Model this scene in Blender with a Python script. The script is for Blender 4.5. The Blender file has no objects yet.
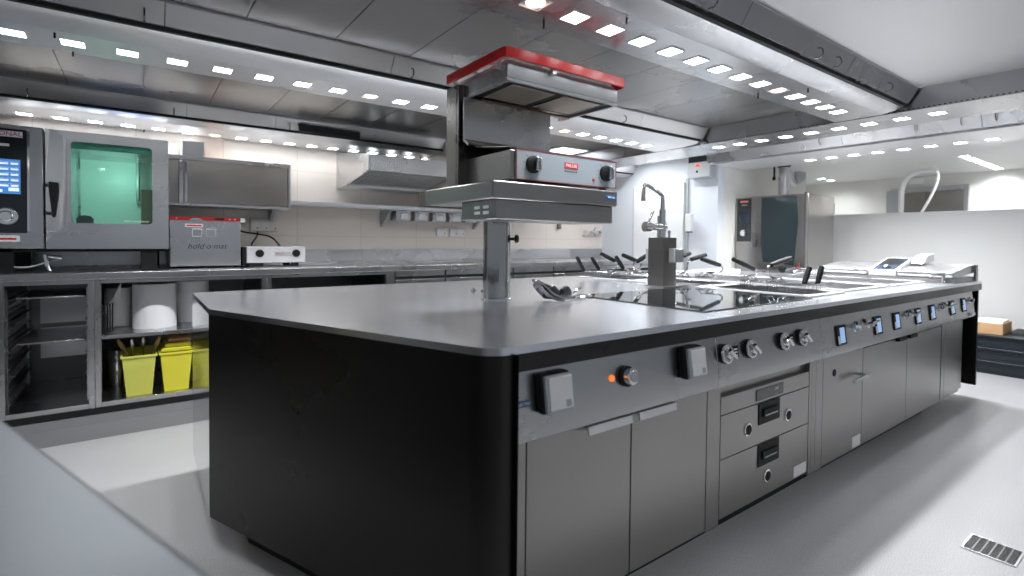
import bpy, bmesh, math, random
from mathutils import Vector, Matrix
random.seed(7)
S = bpy.context.scene
COL = S.collection

# ---------------------------------------------------------------- camera
cam_d = bpy.data.cameras.new('camera'); cam = bpy.data.objects.new('camera', cam_d); COL.objects.link(cam)
yaw, pitch, roll = 0.940592, 0.0233552, 0.0092354
F = Vector((math.cos(yaw)*math.cos(pitch), math.sin(yaw)*math.cos(pitch), -math.sin(pitch)))
R0 = Vector((math.sin(yaw), -math.cos(yaw), 0.0)); D0 = F.cross(R0)
R = R0*math.cos(roll) - D0*math.sin(roll); D = R0*math.sin(roll) + D0*math.cos(roll)
cam.matrix_world = Matrix(((R.x, -D.x, -F.x, 0), (R.y, -D.y, -F.y, 0), (R.z, -D.z, -F.z, 1.17), (0, 0, 0, 1)))
cam_d.sensor_width = 36; cam_d.lens = 514.32/1024*36; cam_d.shift_y = -34.9/1024
cam_d.clip_start = 0.05
cam_d.dof.use_dof = True; cam_d.dof.focus_distance = 2.5; cam_d.dof.aperture_fstop = 2.0
S.camera = cam
# ---------------------------------------------------------------- world and exposure
W = bpy.data.worlds.new('world'); S.world = W; W.use_nodes = True
W.node_tree.nodes['Background'].inputs[0].default_value = (0.80, 0.88, 1.0, 1)
W.node_tree.nodes['Background'].inputs[1].default_value = 0.30
S.view_settings.view_transform = 'Standard'; S.view_settings.look = 'None'
S.view_settings.gamma = 1; S.view_settings.use_curve_mapping = False
S.view_settings.exposure = 0.0
LAMP = 20.0      # strength of each ceiling spot's lens
LAMP_W = 2.6     # watts of the spot behind each lens

# ---------------------------------------------------------------- materials
def mat(name, col, rough=0.5, metal=0.0, emit=None, es=0.0, alpha=None, spec=None, coat=0):
    m = bpy.data.materials.new(name); m.use_nodes = True
    b = m.node_tree.nodes['Principled BSDF']
    b.inputs['Base Color'].default_value = (*col, 1); b.inputs['Roughness'].default_value = rough
    b.inputs['Metallic'].default_value = metal
    if spec is not None: b.inputs['Specular IOR Level'].default_value = spec
    if emit: b.inputs['Emission Color'].default_value = (*emit, 1); b.inputs['Emission Strength'].default_value = es
    if coat: b.inputs['Coat Weight'].default_value = coat
    return m
def nodes(m): return m.node_tree.nodes, m.node_tree.links, m.node_tree.nodes['Principled BSDF']
def steel(name, col=(.56, .56, .57), rough=.27, grain=(4, 4, 160), bump=.04, var=.10, blotch=1.7, ab=.07):
    """brushed stainless: stretched noise for the grain, soft blotches for wear"""
    m = mat(name, col, rough, 1.0); n, l, b = nodes(m)
    tc = n.new('ShaderNodeTexCoord'); mp = n.new('ShaderNodeMapping'); mp.inputs['Scale'].default_value = grain
    l.new(tc.outputs['Object'], mp.inputs['Vector'])
    no = n.new('ShaderNodeTexNoise'); no.inputs['Scale'].default_value = 3.0; no.inputs['Detail'].default_value = 3
    l.new(mp.outputs[0], no.inputs['Vector'])
    n2 = n.new('ShaderNodeTexNoise'); n2.inputs['Scale'].default_value = blotch; n2.inputs['Detail'].default_value = 5
    l.new(tc.outputs['Object'], n2.inputs['Vector'])
    mr = n.new('ShaderNodeMapRange'); mr.inputs[1].default_value = .3; mr.inputs[2].default_value = .7
    mr.inputs[3].default_value = rough-var*.5; mr.inputs[4].default_value = rough+var*.7
    hf = n.new('ShaderNodeMixRGB'); hf.inputs[0].default_value = .97; l.new(no.outputs[0], hf.inputs[1]); l.new(n2.outputs[0], hf.inputs[2])
    l.new(hf.outputs[0], mr.inputs[0]); l.new(mr.outputs[0], b.inputs['Roughness'])
    cr = n.new('ShaderNodeMixRGB'); cr.inputs[1].default_value = (col[0]*(1-ab), col[1]*(1-ab), col[2]*(1-ab), 1)
    cr.inputs[2].default_value = (min(1, col[0]*(1+ab)), min(1, col[1]*(1+ab)), min(1, col[2]*(1+ab)), 1)
    l.new(n2.outputs[0], cr.inputs[0]); l.new(cr.outputs[0], b.inputs['Base Color'])
    return m
ST = steel('brushed_steel', var=.05)
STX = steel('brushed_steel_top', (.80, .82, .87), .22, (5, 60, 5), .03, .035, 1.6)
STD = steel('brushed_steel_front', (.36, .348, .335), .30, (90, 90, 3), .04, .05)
STF = steel('fascia_steel', (.46, .46, .465), .27, (3, 60, 60), .04, .05)
STM = steel('mirror_steel', (.62, .62, .63), .12, (60, 60, 3), .0, .03)
STW = steel('dark_reflection_steel', (.050, .048, .047), .30, (90, 90, 3), .04)  # ordinary steel with a dark reflection painted into its colour
STC = steel('brushed_steel_ceiling', (.30, .295, .29), .30, (3, 80, 3), .03, .16, .9)
STL = steel('brushed_steel_light', (.80, .80, .81), .34, (3, 80, 3), .03); STL.node_tree.nodes['Principled BSDF'].inputs['Metallic'].default_value = .55  # paler, less metallic copy; on the rails it stands for reflected floor
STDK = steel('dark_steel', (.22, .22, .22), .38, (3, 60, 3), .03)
CHR = mat('chrome', (.82, .82, .83), .08, 1.0)
BLK = mat('black_plastic', (.008, .009, .010), .5, spec=.25)
PALEC = mat('pale_reflection_metal', (.62, .615, .61), .40, .45)  # floor light reflected by the front ceiling is put into this colour
RUB = mat('matt_black', (.008, .008, .008), .7)
GLS = mat('black_glass', (.010, .012, .013), .04, 0, coat=.5)
RED = mat('red_enamel', (.50, .012, .014), .28)
STB = steel('lit_baffle_steel', (.74, .73, .73), .32, (3, 80, 3), .0, .03)  # brighter copy of the baffle steel, caught light put into its colour
STP = steel('pillar_steel', (.20, .19, .18), .30, (90, 90, 3))
REDL = mat('red_badge', (.55, .03, .03), .4)
WHT = mat('white_plastic', (.80, .80, .79), .45)
WPAN = mat('white_panel', (.74, .78, .83), .40)
BLUE = mat('blue_badge', (.02, .09, .28), .4)
YEL = mat('yellow_plastic', (.78, .72, .05), .38)
YELT = mat('yellow_translucent_plastic', (.66, .66, .12), .42)
PAP = mat('paper', (.83, .83, .84), .9)
CARD = mat('cardboard', (.62, .38, .20), .85)
WOOD = mat('wooden_handle', (.32, .20, .09), .6)
ORG = mat('orange_lens', (.9, .22, .04), .3, emit=(1, .25, .05), es=.8)
GREY = mat('grey_plastic', (.42, .44, .46), .5)
HEAT = steel('heating_plate', (.36, .32, .27), .5, (8, 8, 8), .1, .2, 9, .35)
LENS = mat('spot_lens', (1, 1, 1), .4, emit=(.93, .97, 1.0), es=LAMP)
LENSW = mat('warm_spot_lens', (1, 1, 1), .4, emit=(1.0, .62, .42), es=LAMP*.35)
TXB = mat('black_print', (.03, .03, .03), .6)
TXW = mat('white_print', (.85, .85, .85), .6)
def screen_mat(name, c1, c2, es, sc):
    m = mat(name, c1, .2); n, l, b = nodes(m)
    tc = n.new('ShaderNodeTexCoord'); br = n.new('ShaderNodeTexBrick'); br.inputs['Scale'].default_value = sc
    br.inputs['Color1'].default_value = (*c1, 1); br.inputs['Color2'].default_value = (*c1, 1); br.inputs['Mortar'].default_value = (*c2, 1)
    br.inputs['Mortar Size'].default_value = .05; br.inputs['Row Height'].default_value = .22
    mp = n.new('ShaderNodeMapping'); mp.inputs['Rotation'].default_value = (math.pi/2, 0, 0)
    l.new(tc.outputs['Object'], mp.inputs[0]); l.new(mp.outputs[0], br.inputs[0]); l.new(br.outputs[0], b.inputs['Emission Color'])
    b.inputs['Emission Strength'].default_value = es
    return m
SCR = screen_mat('oven_screen', (.05, .16, .42), (.75, .82, .95), .9, 9)
SCRS = screen_mat('small_touch_screen', (.18, .36, .70), (.5, .65, .85), .6, 30)
def wallmat(name, col, rough=.55, tile=None, mort=None):
    m = mat(name, col, rough); n, l, b = nodes(m)
    tc = n.new('ShaderNodeTexCoord'); no = n.new('ShaderNodeTexNoise'); no.inputs['Scale'].default_value = 2.5
    l.new(tc.outputs['Object'], no.inputs[0])
    mx = n.new('ShaderNodeMixRGB'); mx.inputs[1].default_value = (col[0]*.95, col[1]*.95, col[2]*.95, 1); mx.inputs[2].default_value = (min(1, col[0]*1.04), min(1, col[1]*1.04), min(1, col[2]*1.04), 1)
    l.new(no.outputs[0], mx.inputs[0]); out = mx.outputs[0]
    if tile:
        mp = n.new('ShaderNodeMapping'); mp.inputs['Rotation'].default_value = (math.pi/2, 0, 0); l.new(tc.outputs['Object'], mp.inputs[0])
        br = n.new('ShaderNodeTexBrick'); br.offset = 0; br.inputs['Scale'].default_value = 1; br.inputs['Brick Width'].default_value = tile[0]; br.inputs['Row Height'].default_value = tile[1]
        br.inputs['Mortar Size'].default_value = .004; l.new(mp.outputs[0], br.inputs[0]); l.new(out, br.inputs['Color1']); l.new(out, br.inputs['Color2'])
        br.inputs['Mortar'].default_value = (*mort, 1); out = br.outputs[0]
    l.new(out, b.inputs['Base Color']); return m
WALLB = wallmat('beige_tiled_wall', (.72, .66, .60), .3, (.6, .6), (.60, .54, .48))
WALLW = wallmat('pale_plaster_wall', (.78, .77, .73), .5)
COVE = wallmat('grey_cove', (.20, .20, .21), .5)
def floormat():
    m = mat('speckled_resin_floor', (.48, .48, .49), .38); n, l, b = nodes(m)
    tc = n.new('ShaderNodeTexCoord'); a = n.new('ShaderNodeTexNoise'); a.inputs['Scale'].default_value = 260; a.inputs['Detail'].default_value = 2
    c = n.new('ShaderNodeTexNoise'); c.inputs['Scale'].default_value = 1.3; c.inputs['Detail'].default_value = 4
    l.new(tc.outputs['Object'], a.inputs[0]); l.new(tc.outputs['Object'], c.inputs[0])
    r = n.new('ShaderNodeValToRGB'); r.color_ramp.elements[0].position = .35; r.color_ramp.elements[0].color = (.43, .43, .435, 1)
    r.color_ramp.elements[1].position = .62; r.color_ramp.elements[1].color = (.70, .70, .71, 1); l.new(a.outputs[0], r.inputs[0])
    mx = n.new('ShaderNodeMixRGB'); mx.blend_type = 'MULTIPLY'; mx.inputs[0].default_value = .25; l.new(r.outputs[0], mx.inputs[1]); l.new(c.outputs[0], mx.inputs[2])
    l.new(mx.outputs[0], b.inputs['Base Color'])
    bp = n.new('ShaderNodeBump'); bp.inputs['Strength'].default_value = .12; bp.inputs['Distance'].default_value = .001; l.new(a.outputs[0], bp.inputs['Height']); l.new(bp.outputs[0], b.inputs['Normal'])
    return m
FLOOR = floormat()
def glassmat(name, col, alpha, rough=.03):
    m = bpy.data.materials.new(name); m.use_nodes = True; n = m.node_tree.nodes; l = m.node_tree.links; n.clear()
    o = n.new('ShaderNodeOutputMaterial'); t = n.new('ShaderNodeBsdfTransparent'); t.inputs[0].default_value = (*col, 1)
    g = n.new('ShaderNodeBsdfGlossy'); g.inputs[1].default_value = rough if False else rough
    x = n.new('ShaderNodeMixShader'); x.inputs[0].default_value = alpha
    l.new(t.outputs[0], x.inputs[1]); l.new(g.outputs[0], x.inputs[2]); l.new(x.outputs[0], o.inputs[0]); return m
TEAL = glassmat('green_tinted_glass', (.66, .93, .84), .08)
SMOK = glassmat('smoked_glass', (.10, .15, .16), .22)

# ---------------------------------------------------------------- mesh helpers
class MB:
    def __init__(s): s.b = bmesh.new()
    def hexa(s, pts):
        v = [s.b.verts.new(p) for p in pts]
        for f in ((0,3,2,1),(4,5,6,7),(0,1,5,4),(1,2,6,5),(2,3,7,6),(3,0,4,7)): s.b.faces.new([v[i] for i in f])
        return s
    def box(s, x0, x1, y0, y1, z0, z1):
        return s.hexa([(x0,y0,z0),(x1,y0,z0),(x1,y1,z0),(x0,y1,z0),(x0,y0,z1),(x1,y0,z1),(x1,y1,z1),(x0,y1,z1)])
    def prism(s, poly, a, b, ax='z'):
        """extrude a 2D outline between a and b along the axis"""
        def P(u, v, w): return {'z': (u, v, w), 'y': (u, w, v), 'x': (w, u, v)}[ax]
        lo = [s.b.verts.new(P(u, v, a)) for u, v in poly]; hi = [s.b.verts.new(P(u, v, b)) for u, v in poly]
        n = len(poly)
        s.b.faces.new(lo[::-1]); s.b.faces.new(hi)
        for i in range(n): s.b.faces.new((lo[i], lo[(i+1) % n], hi[(i+1) % n], hi[i]))
        return s
    def cyl(s, p, q, r, r2=None, n=20, cap=True):
        p = Vector(p); q = Vector(q); r2 = r if r2 is None else r2; d = (q-p).normalized()
        u = d.orthogonal().normalized(); w = d.cross(u)
        A = [s.b.verts.new(p+(u*math.cos(t)+w*math.sin(t))*r) for t in [2*math.pi*i/n for i in range(n)]]
        B = [s.b.verts.new(q+(u*math.cos(t)+w*math.sin(t))*r2) for t in [2*math.pi*i/n for i in range(n)]]
        for i in range(n): s.b.faces.new((A[i], A[(i+1) % n], B[(i+1) % n], B[i]))
        if cap: s.b.faces.new(A[::-1]); s.b.faces.new(B)
        return s
    def tube(s, pts, r, n=10, closed=False, sm=0):
        P = [Vector(p) for p in pts]
        for _ in range(sm):      # corner cutting
            Q = [] if closed else [P[0]]
            m = len(P)
            for i in range(m if closed else m-1):
                a, b = P[i], P[(i+1) % m]; Q += [a.lerp(b, .25), a.lerp(b, .75)]
            if not closed: Q.append(P[-1])
            P = Q
        m = len(P); rings = []; u = None
        for i in range(m):
            a = P[(i-1) % m] if (closed or i) else P[i]; b = P[(i+1) % m] if (closed or i < m-1) else P[i]
            d = (b-a).normalized()
            if u is None: u = d.orthogonal().normalized()
            u = (u-d*u.dot(d)).normalized(); w = d.cross(u)
            rings.append([s.b.verts.new(P[i]+(u*math.cos(t)+w*math.sin(t))*r) for t in [2*math.pi*k/n for k in range(n)]])
        for i in range(m if closed else m-1):
            A, B = rings[i], rings[(i+1) % m]
            for k in range(n): s.b.faces.new((A[k], A[(k+1) % n], B[(k+1) % n], B[k]))
        if not closed: s.b.faces.new(rings[0][::-1]); s.b.faces.new(rings[-1])
        return s
    def lathe(s, c, prof, n=28, ax=(0, 0, 1)):
        """profile of (radius, height) around an axis through c"""
        c = Vector(c); d = Vector(ax).normalized(); u = d.orthogonal().normalized(); w = d.cross(u); R_ = []
        for r, h in prof: R_.append([s.b.verts.new(c+d*h+(u*math.cos(t)+w*math.sin(t))*max(r, 1e-5)) for t in [2*math.pi*k/n for k in range(n)]])
        for A, B in zip(R_, R_[1:]):
            for k in range(n): s.b.faces.new((A[k], A[(k+1) % n], B[(k+1) % n], B[k]))
        if prof[0][0] > 1e-4: s.b.faces.new(R_[0][::-1])
        if prof[-1][0] > 1e-4: s.b.faces.new(R_[-1])
        return s
    def build(s, name, m, parent=None, bev=0.0, smooth=True):
        bmesh.ops.remove_doubles(s.b, verts=s.b.verts, dist=1e-5)
        bmesh.ops.recalc_face_normals(s.b, faces=s.b.faces)
        root = parent
        while root is not None and root.parent is not None: root = root.parent
        off = root.location.copy() if root is not None else Vector((0, 0, 0))
        me = bpy.data.meshes.new(name)
        if off.length: bmesh.ops.translate(s.b, verts=s.b.verts, vec=-off)
        s.b.to_mesh(me); s.b.free(); me.materials.append(m)
        if smooth:
            for f in me.polygons: f.use_smooth = True
            me.set_sharp_from_angle(angle=math.radians(32))
        o = bpy.data.objects.new(name, me); COL.objects.link(o)
        if parent is not None: o.parent = parent
        if bev:
            bv = o.modifiers.new('bevel', 'BEVEL'); bv.width = bev; bv.segments = 2; bv.limit_method = 'ANGLE'; bv.angle_limit = math.radians(40); bv.harden_normals = False
        return o
def thing(name, label, cat, loc=(0, 0, 0), group=None):
    o = bpy.data.objects.new(name, None); COL.objects.link(o); o.location = loc; o.empty_display_size = .05
    return tag(o, label, cat, group)
def tag(o, label, cat, group=None):
    o['label'] = label; o['category'] = cat
    if group: o['group'] = group
    return o
def struct(name, mb, m, bev=0, label=None):
    o = mb.build(name, m, None, bev); o['kind'] = 'structure'
    if label: o['label'] = label
    return o
def text(name, body, size, m, parent, loc, xdir, ydir=(0, 0, 1), depth=.0006, align='CENTER', shear=0):
    c = bpy.data.curves.new(name, 'FONT'); c.body = body; c.size = size; c.extrude = depth; c.align_x = align; c.align_y = 'CENTER'; c.shear = shear
    t = bpy.data.objects.new(name+'_tmp', c); COL.objects.link(t)
    bpy.context.view_layer.update()
    me = bpy.data.meshes.new_from_object(t.evaluated_get(bpy.context.evaluated_depsgraph_get()))
    bpy.data.objects.remove(t)
    x = Vector(xdir).normalized(); y = Vector(ydir).normalized(); z = x.cross(y)
    M = Matrix(((x.x, y.x, z.x, loc[0]), (x.y, y.y, z.y, loc[1]), (x.z, y.z, z.z, loc[2]), (0, 0, 0, 1)))
    root = parent
    while root is not None and root.parent is not None: root = root.parent
    if root is not None: M = Matrix.Translation(-root.location) @ M
    me.transform(M); me.materials.clear(); me.materials.append(m)
    o = bpy.data.objects.new(name, me); COL.objects.link(o); o.parent = parent
    return o
def lerp(a, b, t): return a+(b-a)*t

# ================================================================ THE ROOM
struct('floor', MB().box(-4, 10.2, -3.5, 5.3, -.1, 0), FLOOR, label='speckled light grey resin floor')
struct('wall_back', MB().box(-4, 5.2, 5.02, 5.2, 0, 2.4), WALLB, label='pale beige wall behind the worktop')
struct('wall_cold_room', MB().box(5.2, 5.32, 3.27, 5.2, 0, 2.4), WPAN, .002, label='white insulated panel wall')
struct('wall_far_side', MB().box(5.321, 7.25, 3.27, 3.4, 0, 2.4), WALLW, label='beige wall beside the far oven')
struct('wall_half_height', MB().box(6.85, 6.93, -3.5, 3.27, 0, 1.525), mat('half_wall_cladding', (.74, .74, .73), .40, .05), .003, label='steel clad half-height wall to the dishwashing room')
struct('wall_dishwashing_room', MB().box(8.6, 8.7, -3.5, 5.2, 0, 2.4), WALLW)
struct('wall_dishwashing_left', MB().box(7.25, 8.6, 4.2, 4.3, 0, 2.4), WALLW)

# ---- ventilated ceiling: panels at z = 2.15 with light rails hanging to 2.016
ZL, ZP = 2.016, 2.15
def seamed(name, x0, x1, y0, y1, seams, m, z=ZP, label=None, th=.05):
    """flat panels laid side by side with a 4 mm dark joint between them"""
    b = MB(); xs = [x0]+[s for s in seams if x0 < s < x1]+[x1]
    for a, c in zip(xs, xs[1:]): b.box(a+.002, c-.002, y0, y1, z, z+th)
    return struct(name, b, m, label=label)
seamed('ceiling_middle', -4, 3.97, 1.60, 2.60, [-1.16+.39*k for k in range(13)], STC, label='dark brushed steel ceiling panels over the island')
seamed('ceiling_rear', -4, 3.97, 3.13, 4.44, [-1.13+.39*k for k in range(13)], STC, label='dark brushed steel ceiling panels over the rear aisle')
seamed('ceiling_front', -4, 3.97, -3.5, 1.14, [], PALEC, label='bright ceiling panel at the front')
struct('ceiling_slab', MB().box(-4, 8.7, -3.5, 5.2, 2.36, 2.4), STDK)
struct('ceiling_cross', MB().box(4.43, 4.97, -3.5, 3.26, ZP, ZP+.05), STC)
struct('ceiling_alcove', MB().box(4.43, 5.19, 3.27, 5.0, 2.33, 2.358), STC)
struct('ceiling_far', MB().box(5.7, 8.6, -3.5, 5.0, 2.10, 2.14), mat('white_ceiling', (.80, .80, .79), .45), label='white ceiling of the dishwashing room')
# rails
def rail_x(name, yslit, yflat0, yflat1, ylip, x0, x1, label, m=None):
    """light rail along X: concave cover, flat light strip, rounded lip"""
    t = thing(name, label, 'light rail', (x0, yslit, ZL)); m = m or STL
    p = [(yslit+.018, ZL+.03), (yslit+.05, ZL+.012), (yflat0, ZL), (yflat0, ZL+.02), (yslit+.018, ZL+.10)]
    MB().prism(p, x0, x1, 'x').build('cover_strip', m, t)
    MB().box(x0, x1, yflat0+.001, yflat1, ZL, ZL+.02).build('light_strip', m, t)
    p = [(yflat1+.001, ZL), (ylip-.012, ZL), (ylip, ZL+.012), (ylip, ZP-.002), (ylip-.012, ZP-.002), (yflat1+.001, ZL+.012)]
    MB().prism(p, x0, x1, 'x').build('lip', m, t)
    MB().box(x0, x1, yslit-.004, yslit+.0175, ZL+.026, ZL+.11).build('slot', RUB, t)
    return t
R1 = rail_x('ceiling_light_rail', 1.185, 1.31, 1.55, 1.60, -4, 3.93, 'steel light rail over the front edge of the island, nearest of the long rails', ST)
R2 = rail_x('ceiling_light_rail', 2.64, 2.827, 3.08, 3.13, -4, 3.93, 'steel light rail over the aisle behind the island, between two dark ceiling panels')
R3 = rail_x('ceiling_light_rail', 4.475, 4.60, 4.98, 5.018, -4, 5.19, 'steel light rail running along the top of the beige back wall')
def baffle_x(name, y0, x0, x1, seams, label, hooks, toward=-1):
    """inclined steel baffle with pull handles next to a rail's slot"""
    t = thing(name, label, 'ceiling baffle', (x0, y0, ZL))
    xs = [x0]+seams+[x1]
    for a, c in zip(xs, xs[1:]):
        p = [(y0, ZL+.042), (y0-.012, ZL+.042), (y0-.062, ZP-.012), (y0-.062, ZP-.001), (y0-.045, ZP-.001)]
        MB().prism(p, a+.0015, c-.0015, 'x').build('baffle_panel', STB if y0 > 2 else ST, t)
    for h in hooks:
        b = MB(); yy = y0-.037
        b.tube([(h, yy, ZL+.085), (h, yy-.022, ZL+.08), (h, yy-.028, ZL+.05), (h, yy-.012, ZL+.035), (h+.002, yy+.012, ZL+.04)], .0035, 8, sm=1)
        b.build('pull_handle', mat('dark_chrome', (.25, .25, .25), .2, 1.0) if 'dark_chrome' not in bpy.data.materials else bpy.data.materials['dark_chrome'], t)
    return t
B1 = baffle_x('ceiling_baffle', 1.18, -4, 3.93, [1.0, 2.0, 3.0], 'inclined steel baffle with ring pulls beside the bright front ceiling', [1.53, 1.75, 2.62, 2.82, 3.5])
B2 = baffle_x('ceiling_baffle', 2.635, -4, 3.93, [-.9, .10, 1.1, 2.1, 3.1], 'inclined steel baffle above the island beside the aisle light rail', [-.75, .03, 1.21, 2.0, 2.9])
B3 = baffle_x('ceiling_baffle', 4.472, -4, 5.19, [-.7, .3, .9, 1.72, 2.7], 'inclined steel baffle nearest the back wall with a dark air slot', [-.55, .22, 1.0])
MB().box(1.07, 1.57, 4.405, 4.425, 2.045, 2.10).build('air_slot', RUB, B3); 
# brackets of R1 toward black gap
def pins(rail, pts):
    for (x, y) in pts: MB().cyl((x, y, ZL+.001), (x, y, ZL-.022), .004, n=8).build('catch_pin', BLK, rail)
pins(R1, [(1.50, 1.335), (1.28, 1.56), (2.96, 1.335), (2.86, 1.56)])
pins(R2, [(-.27, 2.86), (-.23, 3.10), (1.85, 2.86), (1.72, 3.10)])
pins(R3, [(.05, 4.98), (1.79, 4.98)])
# far rails along Y
def perf(name, parent, pts):
    b = MB()
    for (x, y, z, dx, dy) in pts: b.box(x, x+dx, y, y+dy, z, z+.006)
    o = b.build(name, RUB, parent, smooth=False); return o
FR = thing('ceiling_light_rail', 'steel light rail crossing the far end of the island with a perforated edge', 'light rail', (3.97, -3.5, ZL))
MB().box(3.97, 4.42, -3.5, 5.0, ZL, ZL+.02).build('light_strip', ST, FR)
MB().box(3.955, 3.97, -3.5, 5.0, ZL, ZP+.02).build('upright', ST, FR)
MB().box(4.42, 4.43, -3.5, 5.0, ZL, ZP+.02).build('upright', ST, FR)
perf('perforated_edge', FR, [(3.9535, y*.026-.6, ZL+.006, .003, .011) for y in range(0, 176)])
FR2 = thing('ceiling_light_rail', 'steel light rail beyond the far baffle, beside the dishwashing room ceiling', 'light rail', (5.03, -3.5, ZL))
MB().box(5.03, 5.65, -3.5, 3.26, ZL, ZL+.02).build('light_strip', STL, FR2)
MB().box(5.65, 5.70, -3.5, 3.26, ZL, ZL+.12).build('upright', STL, FR2)
MB().box(5.012, 5.03, -3.5, 3.26, ZL+.03, ZL+.10).build('slot', RUB, FR2)
FB = thing('ceiling_baffle', 'inclined steel baffle with ring pulls above the far aisle', 'ceiling baffle', (4.97, -3.5, ZL))
for a, c in ((-3.5, .2), (.2, 1.03), (1.03, 1.95), (1.95, 3.26)):
    MB().prism([(5.005, ZL+.014), (4.99, ZL+.014), (4.93, ZP-.001), (4.95, ZP-.001)], a+.0015, c-.0015, 'y').build('baffle_panel', ST, FB)
for y in (.95, 1.14, 1.42, 1.70, 2.12): MB().tube([(4.955, y, ZL+.10), (4.93, y, ZL+.095), (4.925, y, ZL+.06), (4.96, y, ZL+.045)], .0035, 8, sm=1).build('pull_handle', bpy.data.materials['dark_chrome'], FB)
# perforated edge on the back wall rail
perf('perforated_edge', R3, [(-1.3+k*.026, 4.972, ZL-.0015, .011, .003) for k in range(110)])

# ---- ceiling spots
ORD = ['first', 'second', 'third', 'fourth', 'fifth', 'sixth', 'seventh', 'eighth', 'ninth', 'tenth', 'eleventh', 'twelfth', 'thirteenth', 'fourteenth', 'fifteenth', 'sixteenth', 'seventeenth', 'eighteenth', 'nineteenth', 'twentieth', 'twenty-first', 'twenty-second']
def spot(x, y, label, group, warm=False):
    t = thing('ceiling_spot', label, 'ceiling light', (x, y, ZL), group)
    h = .039
    b = MB()
    for (a0, a1, c0, c1) in ((-h-.005, h+.005, -h-.005, -h), (-h-.005, h+.005, h, h+.005), (-h-.005, -h, -h, h), (h, h+.005, -h, h)):
        b.box(x+a0, x+a1, y+c0, y+c1, ZL-.004, ZL-.0002)
    b.build('spot_frame', WHT, t)
    if warm: MB().lathe((x, y, ZL-.0005), [(.036, 0), (.030, -.004), (.014, -.006), (0, -.0065)]).build('spot_lens', LENSW, t)
    else: MB().box(x-h, x+h, y-h, y+h, ZL-.003, ZL-.0005).build('spot_lens', LENS, t)
    ld = bpy.data.lights.new('spot_light', 'SPOT'); ld.energy = LAMP_W*(.4 if warm else 1)*4*math.pi/2; ld.spot_size = math.radians(155); ld.spot_blend = .75
    ld.color = (1, .7, .5) if warm else (.95, .97, 1.0); ld.shadow_soft_size = .03
    lo = bpy.data.objects.new('spot_light', ld); COL.objects.link(lo); lo.parent = t; lo.location = (0, 0, -.012)
    return t
n = 0
for k in range(-1, 13):
    x = 1.339+.1905*k; wm = k in (-1, 8)
    spot(x, 1.447, f'{ORD[n]} spot from the left, {"warm orange" if wm else "square white"}, in the ceiling row over the island front', 'spots in the near light rail', wm).children[-1].data.spot_size = math.radians(88); n += 1
for k in range(9):
    t = spot(-1.2+.8*k, -1.1, f'{ORD[k]} added fill spot in an unseen row behind the camera', 'added fill spots behind the camera'); t.location.z = ZP-.001; t.children[-1].data.energy *= 1.2  # unseen lamps added to brighten the island front
n = 0
for k in range(-1, 21):
    x = -.22+.191*k; wm = k in (7, 15)
    spot(x, 2.96, f'{ORD[n]} spot from the left, {"warm orange" if wm else "square white"}, in the row over the rear aisle', 'spots in the middle light rail', wm); n += 1
n = 0
for k in range(0, 18):
    x = -.622+.191*k; wm = k in (6,)
    spot(x, 4.862, f'{ORD[n]} spot from the left, {"warm orange" if wm else "square white"}, in the row along the back wall', 'spots in the back wall light rail', wm).children[-1].data.energy *= .12; n += 1
n = 0
for k in range(0, 9):
    y = 1.076+.1915*(8-k)
    spot(4.15, y, f'{ORD[n]} square white spot from the left in the perforated rail crossing the far end', 'spots in the crossing light rail').children[-1].data.energy *= 1.5; n += 1
n = 0
for k in range(0, 8):
    y = 2.438-.195*k
    spot(5.49, y, f'{ORD[n]} square white ceiling spot from the left beyond the far baffle', 'spots beyond the far baffle').children[-1].data.energy *= 1.7; n += 1
def spot_far(x, y, label, group, z):
    t = spot(x, y, label, group); t.location.z = z; return t
for k in range(8):
    spot_far(7.0+.2*k, 1.58, f'{ORD[k]} spot from the front in the dishwashing room row running away from the camera', 'spots in the dishwashing room', 2.099)
for k, (x, y) in enumerate(((7.45, 3.5), (7.9, 3.35), (8.2, 3.35))):
    spot_far(x, y, f'{ORD[k]} of three lone spots in the white ceiling above and right of the far oven', 'lone spots in the white ceiling', 2.099)

spot_far(4.70, 4.10, 'ceiling spot washing the white cold room door, hidden above the crossing rail', 'cold room spots', 2.329).children[-1].data.energy *= 3
spot_far(4.55, 3.55, 'extra unseen fill spot near the temperature controller, hidden above the crossing rail', 'cold room spots', 2.329).children[-1].data.energy *= 2  # second lamp added to brighten the cold room wall
t = thing('ceiling_diffuser', 'square pale diffuser panel in the ceiling right of the grill knobs', 'ceiling light', (3.72, 4.17, ZP))
MB().box(3.52, 3.92, 3.97, 4.37, ZP-.012, ZP-.0005).build('frame', WHT, t, .003)
MB().box(3.545, 3.895, 3.995, 4.345, ZP-.015, ZP-.0122).build('diffuser', mat('diffuser_added_glow', (.8, .8, .8), .4, emit=(.9, .95, 1), es=2.5), t)  # glow added to the pale panel to light the cold room corner
# ---- plinth cove under the back counter
struct('trim_1', MB().prism([(3.80, .0005), (3.95, .006), (4.01, .03), (4.03, .075), (5.0, .075), (5.0, .0005)], -4, 5.2, 'x'), COVE, label='grey coved kerb under the rear counter')

struct('trim_3', MB().box(-4, 5.15, 4.055, 4.97, .0755, .1145), RUB, label='black recess under the rear cabinets')
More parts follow.
